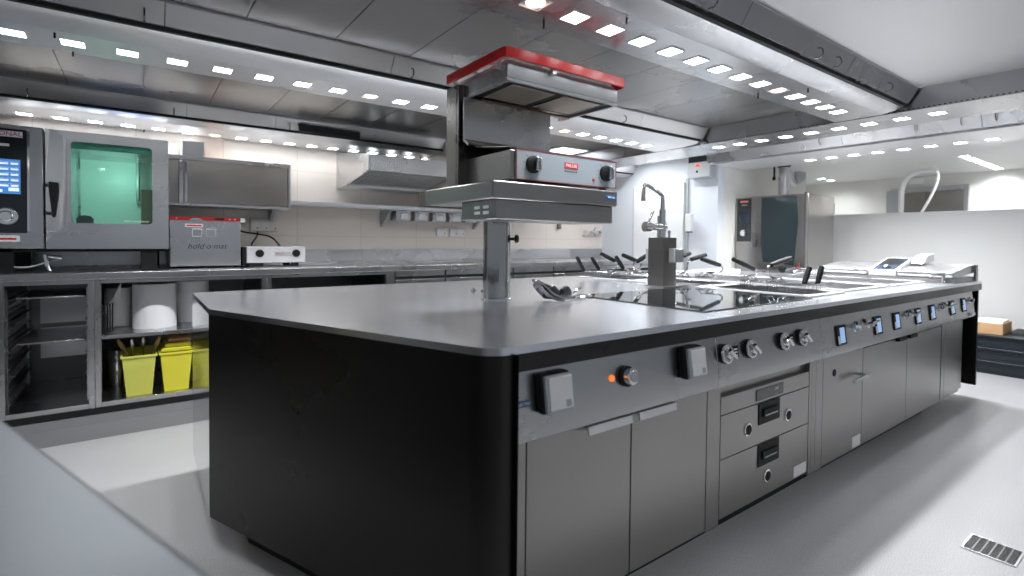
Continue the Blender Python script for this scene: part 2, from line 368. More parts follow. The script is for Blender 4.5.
# ================================================================ COOKING ISLAND
TOP = .90; BAND = .832
def arc_outline():
    pts = [(.22, 2.985), (.22, 2.254)]
    d = Vector((.452, -1.108)).normalized(); e = Vector((1, 0))
    P = Vector((.219, 2.254)); c = P+d*((2.254-1.05)/-d.y)      # sharp corner
    L = .075; a = c-d*L; b = c+e*L
    for i in range(9):
        t = i/8; pts.append(tuple(a*(1-t)**2+c*2*t*(1-t)+b*t*t))
    return pts
OUT = arc_outline()
isl = thing('cooking_island_worktop', 'long stainless island worktop with a slanted end panel tinted as a dark reflection', 'kitchen island', (.5, 2.0, 0))
WELLS = [(2.74, 3.12, 1.22, 1.76), (2.74, 3.12, 1.84, 2.30), (2.74, 3.12, 2.38, 2.84), (3.27, 3.83, 1.25, 2.80), (3.98, 4.54, 1.25, 2.80)]
b = MB()
b.prism(OUT+[(2.72, 1.05), (2.72, 2.985)], TOP-.02, TOP)
b.box(2.72, 5.2, 1.05, 1.20, TOP-.02, TOP); b.box(2.72, 5.2, 2.86, 2.985, TOP-.02, TOP)
for x0, x1 in ((2.72, 2.74), (3.12, 3.27), (3.83, 3.98), (4.54, 5.2)): b.box(x0, x1, 1.20, 2.86, TOP-.02, TOP)
for y0, y1 in ((1.2, 1.22), (1.76, 1.84), (2.30, 2.38), (2.84, 2.86)): b.box(2.74, 3.12, y0, y1, TOP-.02, TOP)
for x0, x1 in ((3.27, 3.83), (3.98, 4.54)):
    b.box(x0, x1, 1.2, 1.25, TOP-.02, TOP); b.box(x0, x1, 2.80, 2.86, TOP-.02, TOP)
b.build('top_plate', STX, isl)
def shell(inner, z0, z1, name, m, path, t=.02, bev=0):
    P = [Vector((p[0], p[1])) for p in path]; I = []
    for i, p in enumerate(P):
        a = P[max(i-1, 0)]; c = P[min(i+1, len(P)-1)]; d = (c-a).normalized(); I.append(p+Vector((-d.y, d.x))*t*inner)
    return MB().prism([tuple(p) for p in P]+[tuple(p) for p in I[::-1]], z0, z1).build(name, m, isl, bev)
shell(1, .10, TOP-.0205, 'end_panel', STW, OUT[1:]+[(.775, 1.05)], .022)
MB().box(.22, .242, 2.2685, 2.985, .10, TOP-.0205).build('side_panel', STM, isl)
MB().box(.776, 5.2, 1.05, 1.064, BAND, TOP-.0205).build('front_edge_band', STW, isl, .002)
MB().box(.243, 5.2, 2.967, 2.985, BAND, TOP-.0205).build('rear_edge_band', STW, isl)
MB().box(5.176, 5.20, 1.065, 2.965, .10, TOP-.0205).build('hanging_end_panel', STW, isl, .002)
MB().prism([(.34, 2.78), (.34, 2.17), (.74, 1.19), (4.42, 1.19), (4.42, 2.8)], 0.0005, .099).build('plinth', RUB, isl)
for i, (x0, x1, y0, y1) in enumerate(WELLS):
    nm = 'basket_cooker' if i < 3 else 'griddle'
    dep = .22 if i < 3 else .035
    lb = ['front well of the wire basket cooker, right of the black glass hob', 'middle well of the wire basket cooker behind the one at the island front', 'rear well of the wire basket cooker nearest the rear aisle',
          'sunken bright steel griddle next to the basket wells', 'sunken bright steel griddle nearest the lidded pans'][i]
    t = thing(nm, lb, 'cooker', (x0, y0, TOP))
    b = MB(); w = .010
    b.box(x0, x1, y0, y0+w, TOP-dep, TOP+.012).box(x0, x1, y1-w, y1, TOP-dep, TOP+.012).box(x0, x0+w, y0+w, y1-w, TOP-dep, TOP+.012).box(x1-w, x1, y0+w, y1-w, TOP-dep, TOP+.012)
    b.build('well_wall', ST, t, .002)
    MB().box(x0+w, x1-w, y0+w, y1-w, TOP-dep, TOP-dep+.012).build('well_floor', ST if i > 2 else STD, t)
    b = MB(); r = .022
    b.box(x0-r, x1+r, y0-r, y0-.0005, TOP+.0003, TOP+.009).box(x0-r, x1+r, y1+.0005, y1+r, TOP+.0003, TOP+.009).box(x0-r, x0-.0005, y0-.0005, y1+.0005, TOP+.0003, TOP+.009).box(x1+.0005, x1+r, y0-.0005, y1+.0005, TOP+.0003, TOP+.009)
    b.build('rim', STL, t, .003)
    if i > 2: MB().box(x0+.012, x1-.012, y1-.2, y1-.012, TOP-.02, TOP+.03).build('splash_guard', STL, t, .004)
tag(MB().box(1.775, 2.69, 1.165, 1.87, TOP+.0003, TOP+.005).build('ceramic_hob', GLS, None, .002), 'mirror-like black glass hob set in the island worktop', 'hob')

# ---- base units under the island front
YF = 1.09
def unit(name, label, x0, x1, dark=STD):
    t = thing(name, label, 'base cabinet', (x0, YF, .1))
    y0 = YF+.022
    MB().prism([(1.064, BAND-.001), (1.045, .685), (1.048, .645), (1.075, .640), (1.185, .64), (1.185, BAND-.001)], x0+.0008, x1-.0008, 'x').build('control_panel', STF, t, .002)
    MB().box(x0, x1, y0, 1.6, .10, .638).build('carcass', STD, t)
    return t
def front(t, name, x0, x1, z0, z1, m=STD): return MB().box(x0+.0025, x1-.0025, YF, YF+.0215, z0, z1).build(name, m, t, .0015)
def fpt(x, z, off=0):      # point on the sloping control panel
    return (x, lerp(1.045, 1.064, (z-.685)/(BAND-.685))-off, z)
def fbox(x0, x1, z0, z1, d0, d1, b=None):
    b = b or MB(); A = [fpt(x0, z0, d0), fpt(x1, z0, d0), fpt(x1, z1, d0), fpt(x0, z1, d0)]; B = [fpt(x0, z0, d1), fpt(x1, z0, d1), fpt(x1, z1, d1), fpt(x0, z1, d1)]
    return b.hexa(A+B)
def knob(t, x, z, r, ring=True):
    n_ = Vector((0, -1, .13)).normalized(); c = Vector(fpt(x, z))
    k = MB().lathe(c, [(r*1.05, .0003), (r*1.05, .012), (r*.9, .014)], ax=n_).build('knob', BLK if True else CHR, t)
    if ring:
        MB().lathe(c, [(r*1.0, .0142), (r*1.02, .020), (r*.84, .021), (r*.78, .0145)], 32, ax=n_).build('chrome_ring', CHR, k)
        MB().lathe(c, [(r*.55, .0145), (r*.52, .030), (r*.35, .036), (0, .037)], ax=n_).build('hub', CHR, k)
        MB().cyl(c+n_*.034+Vector((-r*.3, 0, r*.5)), c+n_*.036+Vector((r*.75, 0, -r*.45)), r*.20, r*.24, 12).build('grip', CHR, k)
    else:
        MB().lathe(c, [(r*.82, .0142), (r*.78, .034), (r*.6, .037), (0, .0375)], ax=n_).build('hub', CHR, k)
        MB().cyl(c+n_*.0376, c+n_*.040, r*.55, n=18).build('cap', GREY, k)
    return k
def socket(t, x, z):
    b = fbox(x-.045, x+.058, z-.052, z+.052, .0005, .028); s = b.build('power_socket', BLK, t, .006); s['label'] = 'black socket with grey hinged lid'
    fbox(x-.040, x+.055, z-.048, z+.049, .0285, .042).build('lid', GREY, s, .004)
    fbox(x-.030, x+.050, z-.040, z+.045, .0425, .0445).build('lid_face', WHT, s, .002)
    fbox(x+.024, x+.042, z-.036, z-.018, .0446, .0450).build('symbol', GREY, s)
def lever_screen(t, x, z):
    s = fbox(x-.050, x+.052, z-.047, z+.047, .0003, .006).build('display', BLK, t, .002)
    fbox(x-.018, x+.034, z-.036, z+.036, .0062, .0068).build('screen', SCRS, s)
    fbox(x-.044, x-.028, z-.038, z-.002, .0062, .009).build('key', WHT, s)
def lever(t, x, z, dx):
    c = Vector(fpt(x, z)); n_ = Vector((0, -1, .1)).normalized()
    k = MB().lathe(c, [(.020, .0003), (.020, .008), (.013, .010), (.013, .03), (0, .031)], ax=n_).build('lever_knob', CHR, t)
    MB().tube([c+n_*.026, c+n_*.036+Vector((dx*.03, 0, .012)), c+n_*.036+Vector((dx*.055, 0, .012))], .0075, 10, sm=1).build('grip', CHR, k)
    MB().lathe(c+Vector((dx*-.035, 0, .02)), [(.009, .0003), (.009, .004), (0, .005)], 14, ax=n_).build('indicator', BLK, k)
def bar_handle(d, x0, x1, z):
    b = MB().prism([(YF-.0005, z+.012), (YF-.026, z+.010), (YF-.029, z-.014), (YF-.024, z-.016), (YF-.020, z+.003), (YF-.0005, z+.005)], x0, x1, 'x')
    return b.build('handle', STL, d, .001)
u = unit('double_door_base_cabinet', 'island base cabinet at the near corner with two tall doors, two sockets above', .775, 1.69)
MB().box(.776, .847, YF, YF+.0215, .10, .638).build('stile', STD, u)
d = front(u, 'door', .849, 1.274, .105, .632); bar_handle(d, 1.058, 1.249, .620)
d = front(u, 'door', 1.274, 1.69, .105, .632); bar_handle(d, 1.282, 1.470, .620)
socket(u, .895, .768); socket(u, 1.508, .768)
knob(u, 1.20, .762, .030, False)
o = MB().lathe(fpt(1.140, .764), [(.0105, .0003), (.009, .007), (0, .009)], ax=(0, -1, .1)).build('pilot_lamp', ORG, u)
bd = fbox(.779, .832, .7385, .7545, .0003, .002).build('badge', BLUE, u, .001); bd['label'] = 'blue maker badge'
text('lettering', 'ELECTRO', .0105, TXW, bd, fpt(.808, .7465, .0026), (1, 0, 0), (0, .13, 1))
u = unit('drawer_base_cabinet', 'island base cabinet with two dark-handled drawers under four chrome-ringed knobs', 1.69, 2.52)
MB().box(1.691, 1.774, YF, YF+.0215, .10, .638).build('stile', STD, u); MB().box(2.495, 2.519, YF, YF+.0215, .10, .638).build('stile', STD, u)
d = front(u, 'control_strip', 1.777, 2.493, .517, .585)
dd = MB().box(2.03, 2.248, YF-.003, YF-.0003, .527, .572).build('display', GLS, d)
text('readout', '8888', .014, TXW, dd, (2.19, YF-.0036, .556), (1, 0, 0)); text('keys', '. . .', .02, TXW, dd, (2.19, YF-.0036, .540), (1, 0, 0))
for (z0, z1, hz0, hz1) in ((.347, .514, .425, .514), (.118, .344, .250, .344)):
    d = front(u, 'drawer', 1.777, 2.493, z0, z1)
    h = MB().box(2.05, 2.22, YF-.004, YF-.0003, hz0, hz1-.001).build('recessed_handle', BLK, d, .002)
    MB().box(2.075, 2.195, YF-.012, YF-.0042, hz0+.03, hz0+.062).build('grip', RUB, h, .002)
    MB().box(2.085, 2.185, YF-.0125, YF-.0122, hz0+.034, hz0+.040).build('grip_edge', STD, h)
    for hx, hz in (((1.972, .424), (2.298, .421)) if z0 > .3 else ((2.13, .197),)):
        l_ = MB().lathe((hx, YF-.0003, hz), [(.027, 0), (.027, .003), (.020, .004), (.019, -.001)], ax=(0, -1, 0)).build('port', CHR, d)
        MB().lathe((hx, YF-.0005, hz), [(.0195, 0), (.0195, .006), (.007, .010), (0, .010)], ax=(0, -1, 0)).build('port_plug', BLK, l_)
    if z0 < .3: MB().box(2.36, 2.475, YF-.0015, YF-.0003, .125, .173).build('sticker', WHT, d)
for x in (1.73, 1.897, 2.154, 2.314): knob(u, x, .765, .034)
for x in (1.80, 2.228):
    s = fbox(x-.014, x+.026, .742, .786, .0003, .004).build('readout', BLK, u); 
    for q in range(3): fbox(x-.006, x+.018, .749+q*.011, .754+q*.011, .0042, .0046).build('digits', WHT, s)
u = unit('single_door_base_cabinet', 'island base cabinet whose door has a black round hole and a lever handle', 2.52, 3.10)
MB().box(2.521, 2.56, YF, YF+.0215, .10, .638).build('stile', STD, u); MB().box(2.562, 2.63, YF, YF+.0215, .10, .638).build('stile', STD, u)
d = front(u, 'door', 2.632, 3.10, .105, .632)
MB().lathe((2.755, YF-.0003, .540), [(.018, 0), (.018, .002), (0, .0025)], ax=(0, -1, 0)).build('round_port', BLK, d)
h = MB().tube([(3.07, YF-.0005, .487), (3.07, YF-.03, .487)], .008).tube([(3.085, YF-.032, .487), (3.02, YF-.034, .487), (2.96, YF-.034, .484), (2.90, YF-.033, .480)], .009, sm=1).build('lever_handle', CHR, d)
MB().box(2.985, 3.085, YF-.0015, YF-.0003, .112, .17).build('sticker', WHT, d)
lever_screen(u, 2.715, .735); lever(u, 2.87, .755, -1); lever(u, 3.04, .760, 1)
u = unit('double_door_base_cabinet', 'island base cabinet with two doors under four small touch screens, left of the end recess', 3.10, 4.42)
front(u, 'door', 3.10, 3.756, .105, .620); front(u, 'door', 3.756, 4.41, .105, .620)
MB().box(3.12, 4.40, YF+.002, YF+.018, .621, .637).build('grip_slot', RUB, u)
for xa in (3.62, 3.80): MB().prism([(YF-.0005, .632), (YF-.022, .628), (YF-.024, .610), (YF-.0005, .606)], xa-.06, xa+.06, 'x').build('door_pull', BLK, u)
for x in (3.17, 3.44, 3.79): lever_screen(u, x, .742)
lever_screen(u, 4.055, .745)
lever(u, 3.57, .760, -1); lever(u, 3.70, .762, 1); lever(u, 4.20, .760, -1); lever(u, 4.345, .765, 1)
u = unit('end_base_cabinet', 'narrow island base cabinet at the far end beside the dark hanging panel', 4.42, 5.0)
MB().box(4.421, 4.492, YF, YF+.0215, .10, .638).build('stile', STD, u)
front(u, 'door', 4.494, 4.84, .105, .632)
lever_screen(u, 4.47, .745); lever_screen(u, 4.735, .748); lever(u, 4.87, .765, -1)
MB().box(4.86, 4.95, 1.03, 1.043, .66, .678).build('catch', STL, u)

# ---- faucet tower
t = thing('tap_pillar', 'square dark steel pillar with socket box carrying the swivel tap, behind the hob', 'pillar', (2.56, 1.97, TOP))
MB().box(2.50, 2.622, 1.916, 2.03, TOP+.0055, 1.20).build('column', STP, t, .002)
MB().box(2.49, 2.87, 1.90, 2.045, TOP+.0052, TOP+.012).build('base_plate', STD, t)
s = MB().box(2.545, 2.625, 1.875, 1.9155, 1.052, 1.135).build('socket_box', GREY, t, .003); MB().box(2.555, 2.628, 1.868, 1.8745, 1.056, 1.130).build('socket_lid', ST, s, .002)
MB().box(2.51, 2.60, 2.0305, 2.055, 1.055, 1.13).build('side_plate', GREY, t)
t = thing('swivel_tap', 'chrome lever mixer tap with an angled swivel spout on top of the steel pillar', 'tap', (2.53, 1.95, 1.2005))
x0, y0 = 2.535, 1.955
MB().cyl((x0, y0, 1.2005), (x0, y0, 1.30), .022).cyl((x0, y0, 1.30), (x0, y0, 1.365), .018, .020).build('body', CHR, t)
MB().cyl((x0+.01, y0+.03, 1.2005), (x0+.01, y0+.03, 1.33), .012).build('riser', CHR, t)
MB().tube([(x0, y0, 1.362), (x0, y0, 1.445), (x0-.012, y0+.002, 1.455), (x0-.098, y0+.035, 1.508), (x0-.118, y0+.042, 1.508), (x0-.122, y0+.044, 1.485), (x0-.122, y0+.044, 1.42)], .0125, 14, sm=1).build('spout', CHR, t)
MB().cyl((x0-.122, y0+.044, 1.43), (x0-.122, y0+.044, 1.412), .015).build('aerator', CHR, t)
MB().cyl((x0+.02, y0-.01, 1.262), (x0-.085, y0+.02, 1.262), .020).cyl((x0-.085, y0+.02, 1.262), (x0-.125, y0+.032, 1.262), .028, .030).build('mixer_barrel', CHR, t)
MB().cyl((x0-.105, y0+.02, 1.285), (x0-.075, y0+.01, 1.355), .007, .010, 12).build('lever', CHR, t)
tag(MB().cyl((2.595, 1.95, 1.2005), (2.595, 1.95, 1.225), .008).lathe((2.595, 1.95, 1.225), [(.010, 0), (.010, .012), (.004, .018), (0, .018)], 14).build('push_button', CHR), 'small chrome push button standing on the pillar top, right of the tap', 'button')

# ---- wire baskets with black handles
HD = [('front', (3.02, 1.36, .945), (3.085, 1.36, 1.04), (2.90, 1.36), 'upright black handle, left of the pair at the front well'),
      ('front', (3.115, 1.33, .945), (3.165, 1.33, 1.045), (3.03, 1.34), 'upright black handle, right of the pair at the front well'),
      ('k', (2.92, 1.5, 1.045), (3.16, 1.5, 1.085), (2.98, 1.5), 'black handle rising right in front of the far oven glass'),
      ('j', (2.87, 1.7, 1.075), (3.11, 1.7, 1.01), (2.98, 1.66), 'black handle sloping down below the far oven control panel'),
      ('i', (2.88, 1.92, 1.07), (3.09, 1.92, 1.025), (3.03, 1.98), 'long black handle sloping down beside the white wall corner'),
      ('h', (2.93, 2.03, 1.06), (3.10, 2.03, 1.09), (2.9, 2.08), 'black handle crossing above its neighbour in the middle well'),
      ('g', (3.02, 2.2, 1.062), (3.17, 2.2, 1.095), (2.95, 2.22), 'black handle rising just right of the tap pillar'),
      ('f', (2.60, 2.2, 1.045), (2.70, 2.2, 1.085), (2.80, 2.24), 'black handle tip showing directly left of the tap pillar'),
      ('e', (2.63, 2.35, 1.085), (2.79, 2.35, 1.037), (2.83, 2.44), 'sloping black handle, second left of the tap pillar'),
      ('d', (2.73, 2.5, 1.07), (2.81, 2.5, .98), (2.98, 2.50), 'steep black handle between two s-shaped wires'),
      ('c', (2.60, 2.52, 1.09), (2.74, 2.52, 1.037), (2.83, 2.62), 'sloping black handle before the white wall edge'),
      ('b', (2.74, 2.75, 1.055), (2.82, 2.75, .965), (2.97, 2.75), 'steep black handle at the rear well, second from the left'),
      ('a', (2.59, 2.75, 1.06), (2.665, 2.75, .955), (2.84, 2.76), 'steep black handle at the rear well, leftmost of all')]
def basket(i, p, q, c, txt):
    t = thing('wire_basket', 'chrome wire cooking basket with '+txt, 'basket', (c[0], c[1], TOP-.15), 'wire baskets hanging in the cooker wells')
    cx, cy = c; w, h = .052, .040; b = MB(); zt = TOP+.046; zb = TOP-.12
    cx = min(max(cx, 2.74+w+.014), 3.12-w-.014)
    for z in (zt, TOP-.03, zb): b.tube([(cx-w, cy-h, z), (cx+w, cy-h, z), (cx+w, cy+h, z), (cx-w, cy+h, z)], .0030, 6, closed=True)
    for u_ in (-1, -.5, 0, .5, 1):
        b.tube([(cx+w*u_, cy-h, zt), (cx+w*u_, cy-h, zb), (cx+w*u_, cy+h, zb), (cx+w*u_, cy+h, zt)], .0014, 5)
        b.tube([(cx-w, cy+h*u_, zt), (cx-w, cy+h*u_, zb), (cx+w, cy+h*u_, zb), (cx+w, cy+h*u_, zt)], .0014, 5)
    b.build('wire_mesh', CHR, t)
    P, Q = Vector(p), Vector(q)
    low, high = (P, Q) if P.z < Q.z else (Q, P)
    att = Vector((cx, cy, zt))
    steep = abs(P.z-Q.z) > .07
    if steep:
        b = MB(); 
        for s_ in (-.010, .010): b.tube([low+Vector((s_, 0, 0)), low.lerp(att, .5)+Vector((s_, 0, 0)), att+Vector((s_, 0, 0))], .0036, 7)
    else:
        sx = -1 if low is P else 1
        b = MB().tube([low+(high-low)*.12, low, low+Vector((sx*.030, 0, -.008)), low+Vector((sx*.034, 0, -.04)), Vector((lerp(low.x+sx*.03, cx, .5), lerp(low.y, cy, .4), zt+.028)), Vector((cx, cy, zt+.026)), Vector((cx+.03, cy, zt+.026))], .0060, 8, sm=2)
        for s_ in (-.03, .03): b.tube([(cx+s_, cy-h, zt), (cx+s_, cy-h*.4, zt+.027), (cx+s_, cy+h*.4, zt+.027), (cx+s_, cy+h, zt)], .0036, 6)
        b.tube([(cx-.03, cy, zt+.027), (cx+.03, cy, zt+.027)], .003, 6)
    b.build('stem', CHR, t)
    dr = (high-low).normalized()
    MB().lathe(low, [(.008, -.002), (.0135, .004), (.0155, (high-low).length*.5), (.0135, (high-low).length-.006), (.007, (high-low).length)], 14, ax=dr).build('handle', BLK, t)
for i, (k, p, q, c, txt) in enumerate(HD): basket(i, p, q, c, txt)

# ---- taps near the far griddle
def small_tap(x, y, label, s=1):
    t = thing('water_tap', label, 'tap', (x, y, TOP))
    MB().cyl((x, y, TOP), (x, y, TOP+.055*s), .010).lathe((x, y, TOP), [(.020, 0), (.018, .008), (.010, .010)]).build('body', CHR, t)
    MB().tube([(x, y, TOP+.05*s), (x-.05, y+.02, TOP+.065*s), (x-.10, y+.04, TOP+.055*s), (x-.105, y+.042, TOP+.035*s)], .008, 10, sm=2).build('spout', CHR, t)
    MB().cyl((x, y, TOP+.055*s), (x+.005, y, TOP+.075*s), .012).build('cap', CHR, t)
    return t
small_tap(4.62, 1.14, 'small chrome water tap at the island front edge beside the lidded pans')
t = thing('hose_coupling', 'cluster of chrome valves with a black round knob on the rear of the far griddle', 'valve', (4.4, 2.0, TOP))
MB().cyl((4.58, 2.05, TOP), (4.58, 2.05, TOP+.05), .010).tube([(4.40, 2.16, .955), (4.50, 2.09, .96), (4.60, 2.03, .945), (4.68, 1.98, .95)], .012, 10, sm=1).build('pipework', CHR, t)
MB().lathe((4.40, 2.16, .955), [(.02, -.012), (.03, -.008), (.03, .012), (.018, .018)], ax=(-.85, -.5, 0)).build('knob', BLK, t)
MB().cyl((4.52, 2.08, .965), (4.52, 2.08, .995), .008).lathe((4.52, 2.08, .995), [(.010, 0), (.010, .008), (0, .010)], 14).build('red_cap', mat('dull_red_cap', (.22, .02, .02), .5), t)
for q in range(4): MB().cyl((4.48+q*.05, 2.10-q*.03, .93), (4.50+q*.05, 2.04-q*.03, .935), .014-.002*(q % 2), n=12).build('valve_body', CHR, t)

# ---- lidded pan unit at the far end
t = thing('lidded_tilting_pan', 'steel double pan unit with dark control panel between two curved lids', 'cooker', (4.67, 1.09, TOP))
MB().box(4.665, 5.19, 1.09, 2.0, TOP+.0005, .933).build('base', STD, t, .002)
def lid(y0, y1, nm='lid'):
    return MB().prism([(4.66, .945), (4.66, .972), (4.68, .978), (4.85, .995), (5.0, 1.012), (5.22, 1.022), (5.22, .965), (4.9, .945)], y0, y1, 'y').build(nm, ST, t, .003)
l1 = lid(1.092, 1.43); l2 = lid(1.615, 1.995)
MB().box(4.652, 4.659, 1.10, 1.42, .938, .953).build('lid_handle', STL, l1, .002); MB().box(4.652, 4.659, 1.63, 1.98, .938, .953).build('lid_handle', STL, l2, .002)
c = MB().prism([(4.65, .934), (4.65, .972), (5.02, 1.062), (5.20, 1.065), (5.20, .934)], 1.433, 1.612, 'y').build('control_housing', STL, t, .003)
def cp(x, y, o=.001): return (x, y, .972+(x-4.65)*(1.062-.972)/.37+o)
MB().hexa([cp(4.67, 1.45), cp(5.0, 1.45), cp(5.0, 1.595), cp(4.67, 1.595), cp(4.67, 1.45, .003), cp(5.0, 1.45, .003), cp(5.0, 1.595, .003), cp(4.67, 1.595, .003)]).build('control_panel', mat('navy_panel', (.03, .05, .10), .2), c)
MB().hexa([cp(4.80, 1.465, .0032), cp(4.97, 1.465, .0032), cp(4.97, 1.58, .0032), cp(4.80, 1.58, .0032), cp(4.80, 1.465, .004), cp(4.97, 1.465, .004), cp(4.97, 1.58, .004), cp(4.80, 1.58, .004)]).build('screen', GLS, c)
MB().lathe(cp(4.73, 1.52, .003), [(.028, 0), (.028, .012), (.02, .02), (0, .021)], ax=(-.24, 0, 1)).build('dial', CHR, c)
MB().prism([(4.95, 1.02), (5.22, 1.035), (5.22, 1.10), (5.06, 1.085)], 1.35, 1.428, 'y').build('hinge_cover', STL, t, .003)
MB().box(5.155, 5.205, 1.075, 1.0895, TOP+.0005, 1.02).build('end_plate', STD, t)

# ---- heated pass on a post
t = thing('heated_pass', 'steel shelf on a round post standing on the island, carrying the red-topped grill', 'shelf', (1.35, 1.97, TOP))
MB().cyl((1.35, 1.97, TOP+.002), (1.35, 1.97, 1.26), .064, n=48).build('post', CHR if False else steel('polished_steel', (.46, .45, .44), .10, (30, 30, 2), .02, .02), t)
MB().lathe((1.35, 1.97, TOP+.0005), [(.074, 0), (.074, .006), (.066, .010)], 40).build('foot_ring', CHR, t)
MB().box(1.12, 1.77, 1.645, 1.905, 1.255, 1.332).build('lower_housing', STD, t, .004)
for a in (1.69, 1.755):
    for z in (1.276, 1.298): MB().box(1.1165, 1.1197, a+.0, a+.04, z, z+.012).build('switch', WHT, t)
MB().box(1.10, 1.79, 1.634, 2.21, 1.333, 1.405).build('top_housing', STD, t, .007)
bd = MB().box(1.715, 1.782, 1.6318, 1.6335, 1.362, 1.382).build('badge', BLUE, t, .001); text('lettering', 'ELECTRO', .011, TXW, bd, (1.748, 1.6310, 1.372), (1, 0, 0))
MB().cyl((1.395, 1.930, 1.180), (1.412, 1.912, 1.180), .007).lathe((1.410, 1.914, 1.180), [(.012, 0), (.019, .004), (.019, .014), (.012, .020)], ax=(.73, -.68, 0)).build('clamp_knob', BLK, t)

# ---- salamander grill
t = thing('salamander_grill', 'open-fronted steel grill with a red-railed lifting head and two knobs, on the pass shelf', 'grill', (1.5, 1.9, 1.405))
MB().box(1.20, 1.795, 1.66, 2.08, 1.418, 1.535).build('base_housing', STD, t, .002)
fp = MB().box(1.222, 1.798, 1.652, 1.659, 1.418, 1.540).build('control_panel', mat('grey_blue_panel', (.36, .41, .45), .35, .3), t)
b = MB()
for (xa, xb, za, zb) in ((1.222, 1.798, 1.5375, 1.541), (1.222, 1.798, 1.4175, 1.421), (1.2215, 1.225, 1.4175, 1.541), (1.795, 1.7985, 1.4175, 1.541)): b.box(xa, xb, 1.6505, 1.6519, za, zb)
b.build('red_edging', mat('dull_red_trim', (.22, .04, .04), .5), fp)
for x in (1.305, 1.727):
    k = MB().lathe((x, 1.6517, 1.482), [(.036, 0), (.036, .012), (.030, .016), (0, .017)], 32, ax=(0, -1, 0)).build('knob', BLK, fp)
    MB().box(x-.004, x+.022, 1.615, 1.6345, 1.455, 1.512).build('grip', CHR, k, .005)
    for q in range(7):
        a = math.radians(-30+q*40); MB().box(x+.046*math.cos(a)-.002, x+.046*math.cos(a)+.002, 1.6512, 1.6517, 1.482+.044*math.sin(a)-.002, 1.482+.044*math.sin(a)+.002).build('dial_mark', TXB, fp)
MB().lathe((1.652, 1.6517, 1.447), [(.007, 0), (.006, .004), (0, .005)], 14, ax=(0, -1, 0)).build('pilot_lamp', REDL, fp)
bd = MB().box(1.478, 1.556, 1.6503, 1.6517, 1.484, 1.508).build('badge', REDL, fp); text('lettering', 'PALUX', .021, TXW, bd, (1.517, 1.6496, 1.496), (1, 0, 0))
b = MB()
for k in range(9): b.box(1.480+k*.0082, 1.4855+k*.0082, 1.6512, 1.6518, 1.469, 1.475-.002*(k % 2))
b.build('model_lettering', TXB, fp)
for x, y in ((1.24, 1.70), (1.76, 1.70), (1.24, 2.04), (1.76, 2.04)): MB().cyl((x, y, 1.4052), (x, y, 1.4175), .015).build('foot', BLK, t)
MB().box(1.15, 1.65, 2.005, 2.095, 1.418, 1.86).build('back_column', STP, t, .002)
MB().box(1.152, 1.1995, 1.99, 2.004, 1.418, 1.86).build('side_rail', STP, t)
MB().box(1.178, 1.183, 1.983, 1.9895, 1.56, 1.82).build('guide_slot', RUB, t)
MB().prism([(1.965, 1.80), (1.975, 1.80), (1.975, 1.612), (1.93, 1.585), (1.925, 1.592), (1.965, 1.618)], 1.165, 1.66, 'x').build('backplate', ST, t)
MB().prism([(1.67, 1.545), (1.67, 1.549), (1.93, 1.585), (1.93, 1.580)], 1.205, 1.79, 'x').build('drip_tray', STD, t)
# lifting head
hd = MB().box(1.18, 1.81, 1.66, 2.06, 1.815, 1.872).build('head', STF, t, .002)
MB().box(1.225, 1.77, 1.69, 1.96, 1.8125, 1.8147).build('head_soffit', RUB, hd)
for a, c_ in ((1.245, 1.475), (1.52, 1.75)): MB().box(a, c_, 1.71, 1.935, 1.807, 1.8123).build('heating_plate', HEAT, hd, .003)
b = MB(); b.box(1.18, 1.81, 1.66, 1.672, 1.802, 1.8147).box(1.18, 1.195, 1.672, 2.06, 1.802, 1.8147).box(1.795, 1.81, 1.672, 2.06, 1.802, 1.8147); b.build('head_lip', ST, hd)
MB().box(1.26, 1.79, 1.965, 1.985, 1.797, 1.807).build('rear_bar', mat('copper_brown', (.42, .24, .16), .45, .8), hd)
MB().box(1.195, 1.80, 1.68, 2.05, 1.8725, 1.892).build('head_cover', STL, hd)
MB().cyl((1.1795, 1.74, 1.846), (1.174, 1.74, 1.846), .006, n=10).build('screw', CHR, hd)
def rail_path(o):
    return [(1.15+o, 2.10), (1.15+o, 1.655), (1.158+o, 1.638+o*.5), (1.175, 1.63+o), (1.815, 1.63+o), (1.832-o, 1.638+o*.5), (1.838-o, 1.655), (1.838-o, 1.72)]
A_ = rail_path(0); B_ = rail_path(.010)
MB().prism(A_+B_[::-1], 1.884, 1.925).build('red_rail', RED, t, .002)
MB().box(1.161, 1.1795, 1.70, 1.72, 1.86, 1.888).box(1.161, 1.1795, 2.04, 2.06, 1.86, 1.888).box(1.8105, 1.827, 1.69, 1.71, 1.862, 1.889).build('rail_bracket', STL, t)
MB().box(1.40, 1.42, 1.6405, 1.6595, 1.865, 1.90).build('rail_bracket', STL, t)
for y in (1.72, 2.05): MB().cyl((1.1495, y, 1.905), (1.147, y, 1.905), .005, n=10).build('rivet', BLK, t)

